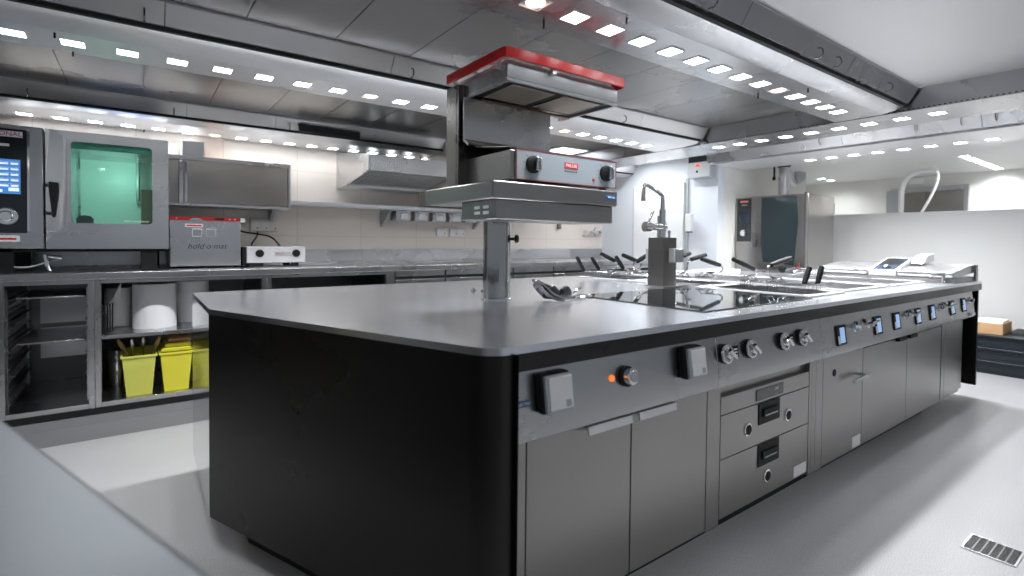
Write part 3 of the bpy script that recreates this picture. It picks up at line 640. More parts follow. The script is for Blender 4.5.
# ---- utensils on the island top
t = thing('utensil_bundle', 'heap of chrome tongs and scoops lying on bare steel left of the hob', 'kitchen utensils', (1.55, 1.78, TOP))
def ribbon(pts, r, nm='tong'): return MB().tube(pts, r, 8, sm=2).build(nm, CHR, t)
Z0 = TOP+.006
ribbon([(1.475, 1.86, Z0+.085), (1.50, 1.83, Z0+.075), (1.55, 1.77, Z0+.008), (1.60, 1.73, Z0+.004)], .007)
ribbon([(1.47, 1.83, Z0+.075), (1.485, 1.81, Z0+.045), (1.52, 1.76, Z0+.004), (1.55, 1.72, Z0+.003)], .007)
ribbon([(1.51, 1.87, Z0+.078), (1.55, 1.84, Z0+.060), (1.60, 1.79, Z0+.022), (1.64, 1.76, Z0+.004)], .006)
DM = mat('dark_metal', (.15, .15, .16), .3, 1)
MB().lathe((1.50, 1.835, Z0+.052), [(.036, -.016), (.042, 0), (.034, .016), (.031, .012), (.038, 0), (.032, -.012)], 24, ax=(.5, -.6, .62)).build('scoop', CHR, t)
MB().lathe((1.525, 1.82, Z0+.034), [(.030, -.012), (.034, 0), (.026, .014), (.022, .012), (.030, 0)], 22, ax=(-.4, -.5, .75)).build('scoop', DM, t)
MB().lathe((1.565, 1.80, Z0+.034), [(.028, -.014), (.033, 0), (.026, .014), (.022, .012), (.029, 0)], 22, ax=(.6, -.4, .6)).build('scoop', DM, t)
MB().lathe((1.605, 1.775, Z0+.030), [(.024, -.018), (.029, 0), (.024, .018), (.020, .014), (.024, 0)], 20, ax=(.9, -.2, .35)).build('clip', DM, t)
for q in range(4): MB().tube([(1.49+.022*q, 1.86-.02*q, Z0+.07-.012*q), (1.50+.022*q, 1.82-.02*q, Z0+.006), (1.53+.022*q, 1.79-.02*q, Z0+.004)], .004, 7, sm=1).build('spoon_handle', CHR if q % 2 else DM, t)
MB().tube([(1.72+.055*math.cos(a), 1.79+.032*math.sin(a), Z0+.002) for a in [2*math.pi*k/20 for k in range(20)]], .006, 8, closed=True).build('ring_handle', CHR, t)
ribbon([(1.63, 1.78, Z0+.012), (1.67, 1.80, Z0+.020), (1.72, 1.82, Z0+.03), (1.78, 1.86, Z0+.034)], .006, 'handle')
t = thing('sink_stopper', 'small round chrome stopper lying behind the pass post', 'sink stopper', (1.46, 2.35, TOP))
MB().lathe((1.46, 2.35, TOP+.0004), [(.020, 0), (.018, .006), (.006, .010), (.006, .018), (0, .018)], 18).build('stopper', CHR, t)
MB().lathe((1.49, 2.30, TOP+.0004), [(.012, 0), (.010, .008), (0, .010)], 14).build('knob', BLK, t)

# ================================================================ REAR COUNTER
ZC = .955; YB = 4.05
t = thing('rear_worktop', 'long stainless worktop with an upstand along the beige wall', 'worktop', (0, 4.05, .9))
MB().box(-2.2, 5.17, YB, 5.015, ZC-.045, ZC).build('top_plate', ST, t, .004)
MB().box(-2.2, 5.17, 4.985, 5.018, ZC+.0005, 1.075).build('upstand', ST, t, .003)
def bay(name, label, x0, x1, cat='cabinet'):
    t = thing(name, label, cat, (x0, YB, .1)); f = .030
    b = MB(); y = YB+.012
    b.box(x0, x0+f, y, y+.03, .115, ZC-.046); b.box(x1-f, x1, y, y+.03, .115, ZC-.046)
    b.box(x0+f, x1-f, y, y+.03, .115, .145); b.box(x0+f, x1-f, y, y+.03, ZC-.070, ZC-.046)
    b.build('front_frame', ST, t, .001)
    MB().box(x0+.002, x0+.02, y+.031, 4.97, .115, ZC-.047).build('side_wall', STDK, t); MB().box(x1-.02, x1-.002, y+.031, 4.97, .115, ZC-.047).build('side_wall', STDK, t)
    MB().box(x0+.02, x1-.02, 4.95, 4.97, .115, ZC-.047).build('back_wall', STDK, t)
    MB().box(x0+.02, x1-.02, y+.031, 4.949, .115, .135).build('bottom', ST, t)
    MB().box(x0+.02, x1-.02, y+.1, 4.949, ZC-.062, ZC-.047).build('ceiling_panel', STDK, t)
    return t
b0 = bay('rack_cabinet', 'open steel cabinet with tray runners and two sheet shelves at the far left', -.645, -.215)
for x, s_ in ((-.622, 1), (-.243, -1)):
    for k in range(10):
        z = .185+k*.068
        MB().prism([(x, z), (x+s_*.022, z), (x+s_*.022, z+.003), (x+s_*.004, z+.003), (x+s_*.004, z+.03), (x, z+.03)], 4.12, 4.90, 'y').build('tray_runner', STDK if k % 2 else ST, b0)
    for y in (4.12, 4.85): MB().box(min(x, x+s_*.012), max(x, x+s_*.012), y, y+.018, .14, .86).build('runner_post', ST, b0)
for z in (.80, .53):
    MB().box(-.575, -.262, 4.13, 4.72, z, z+.010).build('sheet_shelf', ST, b0, .002)
MB().box(-.56, -.28, 4.935, 4.9495, .55, .78).box(-.56, -.28, 4.935, 4.9495, .30, .52).build('rear_panel', ST, b0)
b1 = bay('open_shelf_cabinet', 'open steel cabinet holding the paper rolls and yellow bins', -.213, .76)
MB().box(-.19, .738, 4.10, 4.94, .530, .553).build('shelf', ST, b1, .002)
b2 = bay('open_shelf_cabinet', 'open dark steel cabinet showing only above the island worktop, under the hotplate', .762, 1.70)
MB().box(.785, 1.678, 4.10, 4.94, .60, .62).build('shelf', ST, b2)
b3 = bay('open_shelf_cabinet', 'open steel cabinet left of the first one, mostly outside the picture', -1.6, -.647)
def drawers(x0, x1, label):
    t = thing('drawer_cabinet', label, 'cabinet', (x0, YB, .1))
    MB().box(x0, x1, YB+.035, 4.97, .115, ZC-.046).build('carcass', RUB, t)
    zs = [.12, .50, .855]
    d = MB().box(x0+.006, x1-.006, YB+.010, YB+.0345, .13, .835).build('door', ST, t, .002)
    s_ = MB().box(x0+.006, x1-.006, YB+.012, YB+.0345, .862, ZC-.048).build('grip_rail', ST, t, .002)
    return t
MB().box(1.701, 1.745, YB+.012, 4.97, .115, ZC-.046).build('filler_post', ST, b2)
drawers(1.75, 2.227, 'steel fronted cabinet behind the pass post, left of the two wider ones')
drawers(2.23, 2.98, 'steel fronted cabinet under the rear worktop, right of the pass post')
drawers(2.983, 3.50, 'steel fronted cabinet under the rear worktop, left of the last one')
drawers(3.503, 5.16, 'steel fronted cabinet at the far right end of the rear worktop')

# paper rolls
def roll(x, y, r, h, label):
    t = thing('paper_roll', label, 'paper roll', (x, y, .553), 'big paper rolls on the open shelf')
    MB().lathe((x, y, .5535), [(.028, 0), (r, 0), (r, h), (.028, h), (.028, 0)], 48).build('paper', PAP, t)
    MB().lathe((x, y, .5535), [(.024, .0005), (.0275, .0005), (.0275, h-.001), (.024, h-.001), (.024, .0005)], 24).build('core', CARD, t)
roll(.098, 4.36, .128, .30, 'big white paper roll standing in the middle of the open shelf')
roll(-.108, 4.50, .078, .27, 'white paper roll with a loose flap, left of the big middle roll')
roll(.33, 4.52, .11, .30, 'white paper roll half hidden behind the middle one')
tag(MB().prism([(-.172, .66), (-.092, .78), (-.087, .86), (-.092, .86), (-.125, .78), (-.182, .67)], 4.33, 4.40, 'y').build('paper_flap', PAP), 'loose folded sheet of white paper in front of the left paper roll', 'paper')
t = thing('folding_rack', 'black wire rack leaning in the left of the open shelf behind the paper', 'rack', (-.15, 4.3, .553))
for k in range(5): MB().tube([(-.18+.012*k, 4.15+.02*k, .56), (-.18+.012*k, 4.17+.02*k, .74)], .004, 6).build('rod', BLK, t)
# yellow bins
def bin_(x0, x1, label, m, zt=.40, contents=True, yf=4.13):
    t = thing('storage_bin', label, 'bin', ((x0+x1)/2, yf+.16, .1355), 'yellow bins at the bottom of the open cabinet')
    y0, y1 = yf, yf+.34; s_ = .022; zb = .1357; w = .003
    b = MB()
    o = [(x0+s_, y0+s_, zb), (x1-s_, y0+s_, zb), (x1-s_, y1-s_, zb), (x0+s_, y1-s_, zb)]
    q = [(x0, y0, zt), (x1, y0, zt), (x1, y1, zt), (x0, y1, zt)]
    V = [b.b.verts.new(p) for p in o+q]
    qi = [b.b.verts.new(p) for p in [(x0+w, y0+w, zt), (x1-w, y0+w, zt), (x1-w, y1-w, zt), (x0+w, y1-w, zt)]]
    oi = [b.b.verts.new(p) for p in [(x0+s_+w, y0+s_+w, zb+w), (x1-s_-w, y0+s_+w, zb+w), (x1-s_-w, y1-s_-w, zb+w), (x0+s_+w, y1-s_-w, zb+w)]]
    b.b.faces.new([V[3], V[2], V[1], V[0]]); b.b.faces.new(oi)
    for i in range(4):
        j = (i+1) % 4
        b.b.faces.new((V[i], V[j], V[4+j], V[4+i])); b.b.faces.new((V[4+i], V[4+j], qi[j], qi[i])); b.b.faces.new((qi[i], qi[j], oi[j], oi[i]))
    b.build('tub', m, t)
    b = MB(); e = .007
    b.box(x0-e, x1+e, y0-e, y0-.0005, zt-.014, zt+.001).box(x0-e, x1+e, y1+.0005, y1+e, zt-.014, zt+.001).box(x0-e, x0-.0005, y0-.0005, y1+.0005, zt-.014, zt+.001).box(x1+.0005, x1+e, y0-.0005, y1+.0005, zt-.014, zt+.001)
    b.build('rim', m, t, .002)
bin_(-.083, .098, 'cloudy yellow storage bin full of spatulas in the open cabinet', YELT)
bin_(.122, .303, 'solid bright yellow storage bin in the middle with yellow lids stacked on it', YEL)
def spatula(p, q, label, m=ST, hm=ST):
    P, Q = Vector(p), Vector(q); t = thing('spatula', label, 'utensil', P, 'spatulas standing in the yellow bins')
    MB().tube([P, P.lerp(Q, .75)], .005, 7).build('shaft', m, t)
    d_ = (Q-P).normalized()
    MB().lathe(P.lerp(Q, .75), [(.006, 0), (.012, .01), (.013, .05), (.008, .08)], 12, ax=d_).build('handle', hm, t)
spatula((.05, 4.30, .16), (-.115, 4.17, .53), 'wooden handled spatula leaning far left out of the left yellow bin', WOOD, WOOD)
spatula((.0, 4.3, .16), (-.035, 4.2, .515), 'steel spatula, second from the left in the left yellow bin')
spatula((.03, 4.3, .16), (.03, 4.22, .520), 'steel slotted spatula standing straight in the left yellow bin')
spatula((-.01, 4.3, .16), (.128, 4.17, .525), 'wooden handled spatula leaning right out of the left yellow bin', WOOD, WOOD)
spatula((.07, 4.34, .16), (.105, 4.2, .49), 'steel ladle handle at the right rim of the left yellow bin')
for k, (z, tx) in enumerate(((.403, 'lower'), (.430, 'middle'), (.457, 'upper'))):
    tag(MB().prism([(.128+k*.02, z), (.30, z), (.30, z+.014), (.29, z+.022), (.14+k*.02, z+.022), (.128+k*.02, z+.014)], 4.15+k*.03, 4.42, 'y').build('bin_lid', YEL if k < 2 else CARD, None, .002), f'yellow plastic lid lying on the middle bin, {tx} of the three', 'lid', 'lids stacked on the middle yellow bin')
# steel pots left of the bins
t = thing('stacked_steel_pots', 'tall steel pot with ridged rims behind the left yellow bin', 'pot', (-.145, 4.55, .136))
MB().lathe((-.118, 4.53, .1358), [(.0, 0), (.055, 0), (.058, .16), (.062, .165), (.060, .17), (.060, .20), (.064, .205), (.062, .21), (.062, .245), (.067, .25), (.06, .25), (.0, .23)], 32).build('pot_body', CHR, t)
for k, (x, lb) in enumerate(((1.0, 'dark round pan at the left under the hotplate'), (1.22, 'steel bowl in the dark cabinet under the hotplate'), (1.45, 'dark round pan at the right of the dark cabinet'))):
    t = thing('pan', lb, 'pan', (x, 4.35, .6205)); m = ST if k == 1 else STDK
    MB().lathe((x, 4.35, .6205), [(0, 0), (.07, 0), (.09, .06+.03*k), (.094, .062+.03*k), (.086, .058+.03*k), (.066, .006), (0, .005)], 28).build('bowl', m, t)
    MB().cyl((x+.09, 4.32, .67+.03*k), (x+.15, 4.22, .69+.03*k), .008, n=10).build('handle', BLK if k != 1 else CHR, t)

# ---- combi oven on the rear counter
t = thing('combi_oven', 'large combi oven with green glowing window and touch screen on the rear counter', 'oven', (-.15, 4.5, ZC))
xa, xm, xb = -.70, -.447, .173; za, zb = 1.097, 1.82; yf = 4.15
MB().box(xa, xm-.002, yf, 4.9, za, zb).build('control_side', ST, t, .006)
b = MB(); b.box(xm+.004, xb, yf+.05, 4.9, zb-.10, zb).box(xm+.004, xb, yf+.05, 4.9, za, za+.10).box(xm+.004, -.33, yf+.05, 4.9, za+.10, zb-.10).box(.10, xb, yf+.05, 4.9, za+.10, zb-.10).box(-.33, .10, 4.75, 4.9, za+.10, zb-.10)
b.build('cabinet', ST, t)
def rr(x0, x1, z0, z1, bulge=.0, r=.022, n=6):
    P = []
    for cx, cz, a0 in ((x1-r, z1-r, 0), (x0+r, z1-r, 90), (x0+r, z0+r, 180), (x1-r, z0+r, 270)):
        for i in range(n+1): a = math.radians(a0+90*i/n); P.append((cx+r*math.cos(a), cz+r*math.sin(a)))
    return P
wx0, wx1, wz0, wz1 = -.323, .085, 1.257, 1.757
def frame(outer, inner, y0, y1):
    b = MB(); n_ = len(inner)
    # outer rectangle points matched to inner outline by direction
    cx = sum(p[0] for p in inner)/n_; cz = sum(p[1] for p in inner)/n_; O = []
    x0_, x1_, z0_, z1_ = outer
    for (x, z) in inner:
        dx, dz = x-cx, z-cz
        k = min([(x1_-cx)/dx if dx > 0 else (x0_-cx)/dx if dx < 0 else 1e9, (z1_-cz)/dz if dz > 0 else (z0_-cz)/dz if dz < 0 else 1e9]); O.append((cx+dx*k, cz+dz*k))
    # include true corners
    pts_o = O; 
    for A, B in ((y0, y1),):
        vo0 = [b.b.verts.new((x, A, z)) for x, z in pts_o]; vi0 = [b.b.verts.new((x, A, z)) for x, z in inner]
        vo1 = [b.b.verts.new((x, B, z)) for x, z in pts_o]; vi1 = [b.b.verts.new((x, B, z)) for x, z in inner]
        for i in range(n_):
            j = (i+1) % n_
            b.b.faces.new((vo0[i], vo0[j], vi0[j], vi0[i])); b.b.faces.new((vo1[i], vi1[i], vi1[j], vo1[j])); b.b.faces.new((vo0[i], vo1[i], vo1[j], vo0[j])); b.b.faces.new((vi0[i], vi0[j], vi1[j], vi1[i]))
    # corner fillers
    for (X, Z_) in ((x0_, z0_), (x1_, z0_), (x1_, z1_), (x0_, z1_)):
        near = sorted(range(n_), key=lambda i: (pts_o[i][0]-X)**2+(pts_o[i][1]-Z_)**2)
        va = next(i for i in near if abs(pts_o[i][0]-X) < 1e-6); vb = next(i for i in near if abs(pts_o[i][1]-Z_) < 1e-6)
        if va == vb: continue
        b.prism([pts_o[va], (X, Z_), pts_o[vb]], y0, y1, 'y')
    return b
dr = frame((xm+.006, xb, za, zb-.002), rr(wx0, wx1, wz0, wz1), yf, yf+.0495).build('door', ST, t)
MB().prism(rr(wx0+.0005, wx1-.0005, wz0+.0005, wz1-.0005), yf+.010, yf+.016, 'y').build('window_pane', TEAL, dr)
MB().box(wx0+.004, wx1-.004, 4.735, 4.748, wz0-.03, wz1).build('cavity_back', mat('mint_cavity', (.66, .76, .73), .35), t)
MB().box(wx0+.004, wx1-.06, 4.20, 4.73, wz0-.05, wz0-.03).build('cavity_floor', ST, t)
MB().box(-.065+.09, .095, 4.3, 4.70, wz0-.02, wz1-.26).build('fan_guard', mat('copper_metal', (.45, .20, .10), .35, .7), t)  # plain copper-coloured metal
MB().box(-.20, .0, 4.46, 4.50, wz1-.035, wz1-.020).build('cavity_lamp', mat('cavity_lamp', (1, 1, 1), .4, emit=(.75, 1, .92), es=8), t)
MB().lathe((-.27, 4.32, wz0-.02), [(.0, 0), (.04, 0), (.045, .05), (.03, .07), (0, .075)], 20).build('probe_holder', RUB, t)
pl = bpy.data.lights.new('cavity_light', 'SPOT'); pl.energy = 4.5; pl.spot_size = math.radians(150); pl.spot_blend = .8; pl.color = (.85, 1, .95); pl.shadow_soft_size = .03
plo = bpy.data.objects.new('cavity_light', pl); COL.objects.link(plo); plo.parent = t; plo.location = Vector((-.10, 4.30, 1.62))-t.location; plo.rotation_euler = (math.radians(82), 0, 0)
h = MB().prism([(-.425, 1.50), (-.378, 1.497), (-.376, 1.44), (-.392, 1.29), (-.408, 1.285), (-.422, 1.44)], yf-.045, yf-.022, 'y').build('handle', BLK, dr, .006)
MB().box(-.412, -.390, yf-.0215, yf-.0003, 1.47, 1.49).box(-.410, -.395, yf-.0215, yf-.0003, 1.30, 1.32).build('handle_post', BLK, h)
text('badge', 'SelfCookingCenter', .017, TXW, dr, (.0, yf-.0008, 1.276), (1, 0, 0))
pn = MB().prism(rr(-.80, -.52, 1.19, 1.795, r=.012), yf-.006, yf-.0003, 'y').build('control_panel', mat('oven_black_panel', (.012, .018, .022), .12), t)
MB().prism([(-.522, 1.20), (-.514, 1.20), (-.506, 1.795), (-.518, 1.795)], yf-.010, yf-.0003, 'y').build('panel_edge', CHR, t)
MB().box(-.7, -.512, yf-.009, yf-.0063, 1.796, 1.804).build('top_edge', CHR, t)
sc = MB().box(-.72, -.549, yf-.008, yf-.0063, 1.418, 1.618).build('screen', mat('blue_screen', (.03, .10, .25), .15, emit=(.06, .20, .50), es=1.0), pn)
b = MB()
for k, z in enumerate((1.604, 1.572, 1.540, 1.508, 1.476)):
    b.box(-.70, -.556, yf-.0086, yf-.0081, z-.0008, z)
    for a in ((-.70, -.66), (-.64, -.60), (-.590, -.558))[(k % 2):]: b.box(a[0], a[1], yf-.0086, yf-.0081, z-.016, z-.006)
for a in (-.70, -.67, -.64): b.box(a, a+.014, yf-.0086, yf-.0081, 1.428, 1.442)
b.box(-.60, -.556, yf-.0086, yf-.0081, 1.434, 1.454)
b.build('screen_print', mat('screen_white', (.7, .8, .9), .3, emit=(.7, .82, .95), es=.9), sc)
MB().box(-.72, -.538, yf-.0085, yf-.0063, 1.748, 1.782).build('brand_plate', TXW, pn)
text('brand_lettering', 'RATIONAL', .036, REDL, pn, (-.54, yf-.0092, 1.765), (1, 0, 0), align='RIGHT')
MB().box(-.635, -.595, yf-.0070, yf-.0063, 1.692, 1.708).build('small_badge', TXW, pn)
k = MB().lathe((-.612, yf-.0063, 1.287), [(.052, 0), (.052, .003), (.047, .004), (.046, .002)], 36, ax=(0, -1, 0)).build('dial', CHR, pn)
MB().lathe((-.612, yf-.0063, 1.287), [(.034, 0), (.032, .02), (.026, .024), (0, .0245)], 36, ax=(0, -1, 0)).build('dial_cap', CHR, k)
MB().box(-.66, -.556, yf-.0025, yf-.0003, 1.140, 1.176).build('sticker', WHT, t); MB().box(-.65, -.57, yf-.0031, yf-.0026, 1.150, 1.162).build('sticker_print', REDL, t)
MB().box(-.30, .13, yf+.2, yf+.5, zb+.0005, zb+.012).build('blue_film', mat('blue_film', (.05, .25, .7), .3), t)
for x, y in ((-.64, 4.2), (.06, 4.21), (-.64, 4.84), (.09, 4.84)): MB().box(x-.04, x+.05, y-.03, y+.03, ZC+.0005, za-.0005).build('stand_leg', BLK, t, .003)
MB().box(-.69, .16, yf+.02, 4.88, za-.018, za-.0006).build('stand_frame', BLK, t)
tag(MB().tube([(-.68, 4.25, 1.03), (-.60, 4.22, .985), (-.52, 4.22, .985), (-.46, 4.25, 1.01), (-.40, 4.3, 1.03)], .005, 8, sm=2).build('cable', GREY), 'grey cable sagging in the dark gap beneath the large combi oven', 'cable')
tag(MB().tube([(-.45, 4.20, 1.06), (-.44, 4.19, .98), (-.43, 4.2, .963)], .010, 10, sm=1).tube([(-.46, 4.23, 1.05), (-.38, 4.24, 1.04)], .012).build('drain_pipe', CHR), 'short chrome pipe with valve under the large combi oven', 'pipe')

# ---- holding oven (hold-o-mat)
t = thing('holding_oven', 'compact steel holding oven with a red control strip beside the combi oven', 'oven', (.4, 4.5, ZC))
MB().box(.183, .628, 4.31, 4.82, .968, 1.322).build('body', ST, t, .004)
cs = MB().box(.186, .625, 4.303, 4.3095, 1.298, 1.322).build('control_strip', RED, t)
MB().box(.46, .52, 4.3015, 4.3028, 1.304, 1.317).build('display', BLK, cs)
for x in (.225, .555, .59): MB().lathe((x, 4.3028, 1.310), [(.005, 0), (.004, .0012), (0, .0014)], 12, ax=(0, -1, 0)).build('button', WHT, cs)
MB().box(.620, .66, 4.31, 4.34, 1.29, 1.322).build('corner_cap', WHT, t, .004)
d = MB().box(.186, .625, 4.296, 4.3095, .972, 1.294).build('door', ST, t, .003)
MB().prism([(.305+.04*math.cos(math.radians(a))+.035, 1.2955+.018*math.sin(math.radians(a))) for a in range(0, 181, 20)], 4.288, 4.3025, 'y').build('door_grip', CHR, d)
MB().box(.275, .385, 4.2945, 4.2958, 1.248, 1.272).build('sticker', WHT, d); MB().box(.285, .375, 4.2939, 4.2944, 1.254, 1.265).build('sticker_print', REDL, d)
for x in (.348, .435):
    b = MB(); b.box(x-.03, x+.03, 4.2948, 4.2956, 1.233, 1.238).box(x-.03, x+.03, 4.2948, 4.2956, 1.182, 1.184).box(x+.027, x+.03, 4.2948, 4.2956, 1.184, 1.233).box(x-.03, x-.028, 4.2948, 4.2956, 1.184, 1.233)
    b.build('white_square_print', TXW, d)
text('lettering', 'hold·o·mat', .056, TXB, d, (.41, 4.2952, 1.112), (1, 0, 0), shear=.3)
for x in (.21, .60): MB().cyl((x, 4.34, ZC+.0005), (x, 4.34, .9675), .014).cyl((x, 4.79, ZC+.0005), (x, 4.79, .9675), .014).build('foot', BLK, t)
# ---- hotplate
t = thing('table_hotplate', 'low pale two-knob hotplate on the rear counter right of the holding oven', 'hotplate', (.9, 4.4, ZC))
MB().box(.672, 1.098, 4.33, 4.70, .984, 1.110).build('body', mat('pale_enamel', (.72, .72, .73), .3, .2), t, .006)
MB().box(.645, .670, 4.34, 4.70, .965, 1.105).build('side_guard', BLK, t, .003)
for x in (.762, 1.027):
    k = MB().lathe((x, 4.3297, 1.058), [(.030, 0), (.030, .006), (.026, .022), (0, .024)], 28, ax=(0, -1, 0)).build('knob', BLK, t)
MB().box(.868, .985, 4.3275, 4.3297, 1.035, 1.068).build('label_plate', GREY, t); text('lettering', 'PALUX', .018, REDL, t, (.905, 4.327, 1.055), (1, 0, 0))
MB().box(.69, .79, 4.34, 4.68, ZC+.0005, .9835).box(1.0, 1.05, 4.35, 4.38, ZC+.0005, .9835).box(1.0, 1.05, 4.64, 4.68, ZC+.0005, .9835).build('foot', BLK, t)
tag(MB().tube([(.66, 4.9, 1.26), (.72, 4.85, 1.225), (.84, 4.8, 1.21), (.93, 4.75, 1.19), (.98, 4.72, 1.12), (.99, 4.71, 1.10)], .007, 8, sm=2).build('power_cord', BLK), 'thick black power cord looping from the wall down to the hotplate', 'cord')
tag(MB().tube([(.86, 4.98, 1.235), (.85, 4.96, 1.19), (.80, 4.9, 1.13), (.79, 4.85, 1.115)], .006, 8, sm=1).build('power_cord', BLK), 'short black cord hanging below the grey wall socket box', 'cord')

# ---- wall fittings
WY = 5.019
def wallbox(name, label, cat, x0, x1, z0, z1, d=.04, n_=1, m=WHT, grp=None):
    t = thing(name, label, cat, ((x0+x1)/2, WY, z0), grp); MB().box(x0, x1, WY-d, WY-.0005, z0, z1).build('housing', m, t, .003); w = (x1-x0)/n_
    for k in range(n_):
        MB().box(x0+w*k+.012, x0+w*(k+1)-.012, WY-d-.004, WY-d-.0003, z0+.012, z1-.012).build('cover', m, t, .002)
        MB().cyl((x0+w*(k+.75), WY-d-.0045, z0+.03), (x0+w*(k+.75), WY-d-.007, z0+.03), .006, n=10).build('switch_dot', BLK, t)
    return t
wallbox('wall_socket', 'grey triple socket box on the wall above the hotplate', 'socket', .80, 1.02, 1.235, 1.345, .05, 3, mat('pale_grey_plastic', (.62, .60, .58), .5))
wallbox('wall_socket', 'single white wall socket behind the pass, left of the double one', 'socket', 2.63, 2.755, 1.215, 1.30, .03)
wallbox('wall_socket', 'double white wall socket just left of the pass post', 'socket', 2.795, 2.985, 1.215, 1.305, .03, 2)
t = thing('wall_shelf', 'long narrow white-edged steel shelf on the beige wall', 'shelf', (.65, 4.72, 1.45))
MB().box(.652, 3.95, 4.70, 5.0185, 1.470, 1.503).build('board', STL, t, .003)
MB().box(.652, 3.95, 4.70, 4.72, 1.462, 1.4695).build('front_lip', WHT, t)
for x in (.95, 2.0, 3.1): MB().prism([(5.018, 1.30), (5.018, 1.4695), (4.76, 1.4695), (4.78, 1.455), (5.00, 1.30)], x, x+.025, 'x').build('bracket', GREY, t)
for k in range(5):
    x = 2.05+k*.197
    t = thing('film_dispenser', f'{ORD[k]} from the left of five small steel boxes hanging under the wall shelf', 'dispenser', (x, 4.75, 1.36), 'steel boxes under the wall shelf')
    MB().box(x, x+.15, 4.73, 4.88, 1.362, 1.4615).build('box_body', ST, t, .003)
    MB().box(x+.045, x+.125, 4.7245, 4.7295, 1.375, 1.43).build('label_window', WHT, t)
    MB().box(x+.02, x+.13, 4.70, 4.7295, 1.435, 1.455).build('grip', CHR, t, .003)
# sliding door wall cabinet
t = thing('wall_cabinet', 'shallow steel wall cabinet with sliding doors above the holding oven', 'cabinet', (.6, 4.85, 1.4))
MB().box(.0, 1.06, 4.655, 4.665, 1.77, 1.80).box(.0, 1.06, 4.655, 4.665, 1.42, 1.435).box(1.04, 1.06, 4.655, 4.665, 1.435, 1.77).build('front_frame', ST, t)
b = MB().box(.0, 1.06, 4.666, 5.0185, 1.775, 1.80).box(.0, 1.06, 4.666, 5.0185, 1.42, 1.44).box(1.045, 1.06, 4.666, 5.0185, 1.44, 1.775).box(0, .015, 4.666, 5.0185, 1.44, 1.775); b.build('carcass', ST, t, .002)
dg = steel('door_steel_warm', (.40, .37, .345), .22, (2, 2, 60), .05, .03, 3)
MB().box(.018, .27, 4.69, 4.70, 1.442, 1.772).build('sliding_door', dg, t, .002)
MB().box(.275, 1.038, 4.669, 4.68, 1.442, 1.772).build('sliding_door', dg, t, .002)
MB().box(.262, .285, 4.656, 4.668, 1.436, 1.769).box(.30, .315, 4.66, 4.668, 1.436, 1.769).build('door_edge', CHR, t, .002)
tag(MB().box(.29, .44, 4.78, 4.98, 1.8005, 1.935).build('white_box', WHT, None, .006), 'plain white box standing on top of the wall cabinet', 'box')
# small hood
t = thing('extractor_hood', 'small steel extractor hood with a bank of slatted filters on the back wall', 'extractor hood', (1.9, 4.7, 1.65))
hx0, hx1, hy = 1.557, 2.36, 4.17
pf = [(5.018, 2.0), (hy, 1.885), (hy, 1.75), (4.82, 1.655), (5.018, 1.655)]
MB().prism(pf, hx0, hx0+.012, 'x').build('side_panel', ST, t); MB().prism(pf, hx1-.012, hx1, 'x').build('side_panel', ST, t)
MB().box(hx0+.0125, hx1-.0125, hy, hy+.012, 1.75, 1.885).build('front_panel', ST, t)
MB().prism([(5.018, 2.0), (hy+.0125, 1.885), (hy+.0125, 1.872), (5.018, 1.987)], hx0+.0125, hx1-.0125, 'x').build('top_panel', STDK, t)
MB().prism([(4.70, 1.655), (4.70, 1.685), (4.712, 1.685), (4.712, 1.667), (5.017, 1.667), (5.017, 1.655)], hx0+.0125, hx1-.0125, 'x').build('grease_trough', STL, t)
# filter bank slopes from the front panel foot back to the trough
for k in range(26):
    x = hx0+.03+k*.0295
    p = [(hy+.03, 1.757), (hy+.03, 1.766), (4.69, 1.683), (4.69, 1.674)]
    MB().prism(p, x, x+.012, 'x').build('filter_slat', STL, t)
MB().prism([(hy+.014, 1.775), (hy+.014, 1.80), (4.70, 1.715), (4.70, 1.692)], hx0+.014, hx1-.014, 'x').build('filter_back', RUB, t)
struct('trim_2', MB().box(2.42, 3.1, 4.40, 5.0, 1.52, 2.14), WALLB, label='beige boxed duct on the back wall')
# wall taps and hook
t = thing('wall_tap', 'chrome two-handled wall tap near the right end of the rear worktop', 'tap', (4.96, 5.0, 1.28))
MB().cyl((4.83, 4.97, 1.30), (5.10, 4.97, 1.30), .014).cyl((4.965, 5.018, 1.30), (4.965, 4.93, 1.30), .022).build('body', CHR, t)
for x in (4.83, 5.10): MB().lathe((x, 4.97, 1.30), [(.03, -.012), (.034, 0), (.03, .012)], 16, ax=(1, 0, 0)).tube([(x, 4.97, 1.3), (x, 4.90, 1.285)], .009).build('handle', CHR, t)
MB().tube([(4.965, 4.95, 1.30), (4.965, 4.92, 1.36), (4.965, 4.90, 1.37)], .010, sm=1).build('outlet', CHR, t)
MB().tube([(4.965, 4.93, 1.29), (4.965, 4.92, 1.24), (4.965, 4.915, 1.235)], .012).build('spout', CHR, t)
tag(MB().box(4.37, 4.42, 4.985, 5.0185, 1.33, 1.43).build('wall_hook', STDK, None, .004), 'small dark metal bracket on the back wall left of the wall tap', 'bracket')

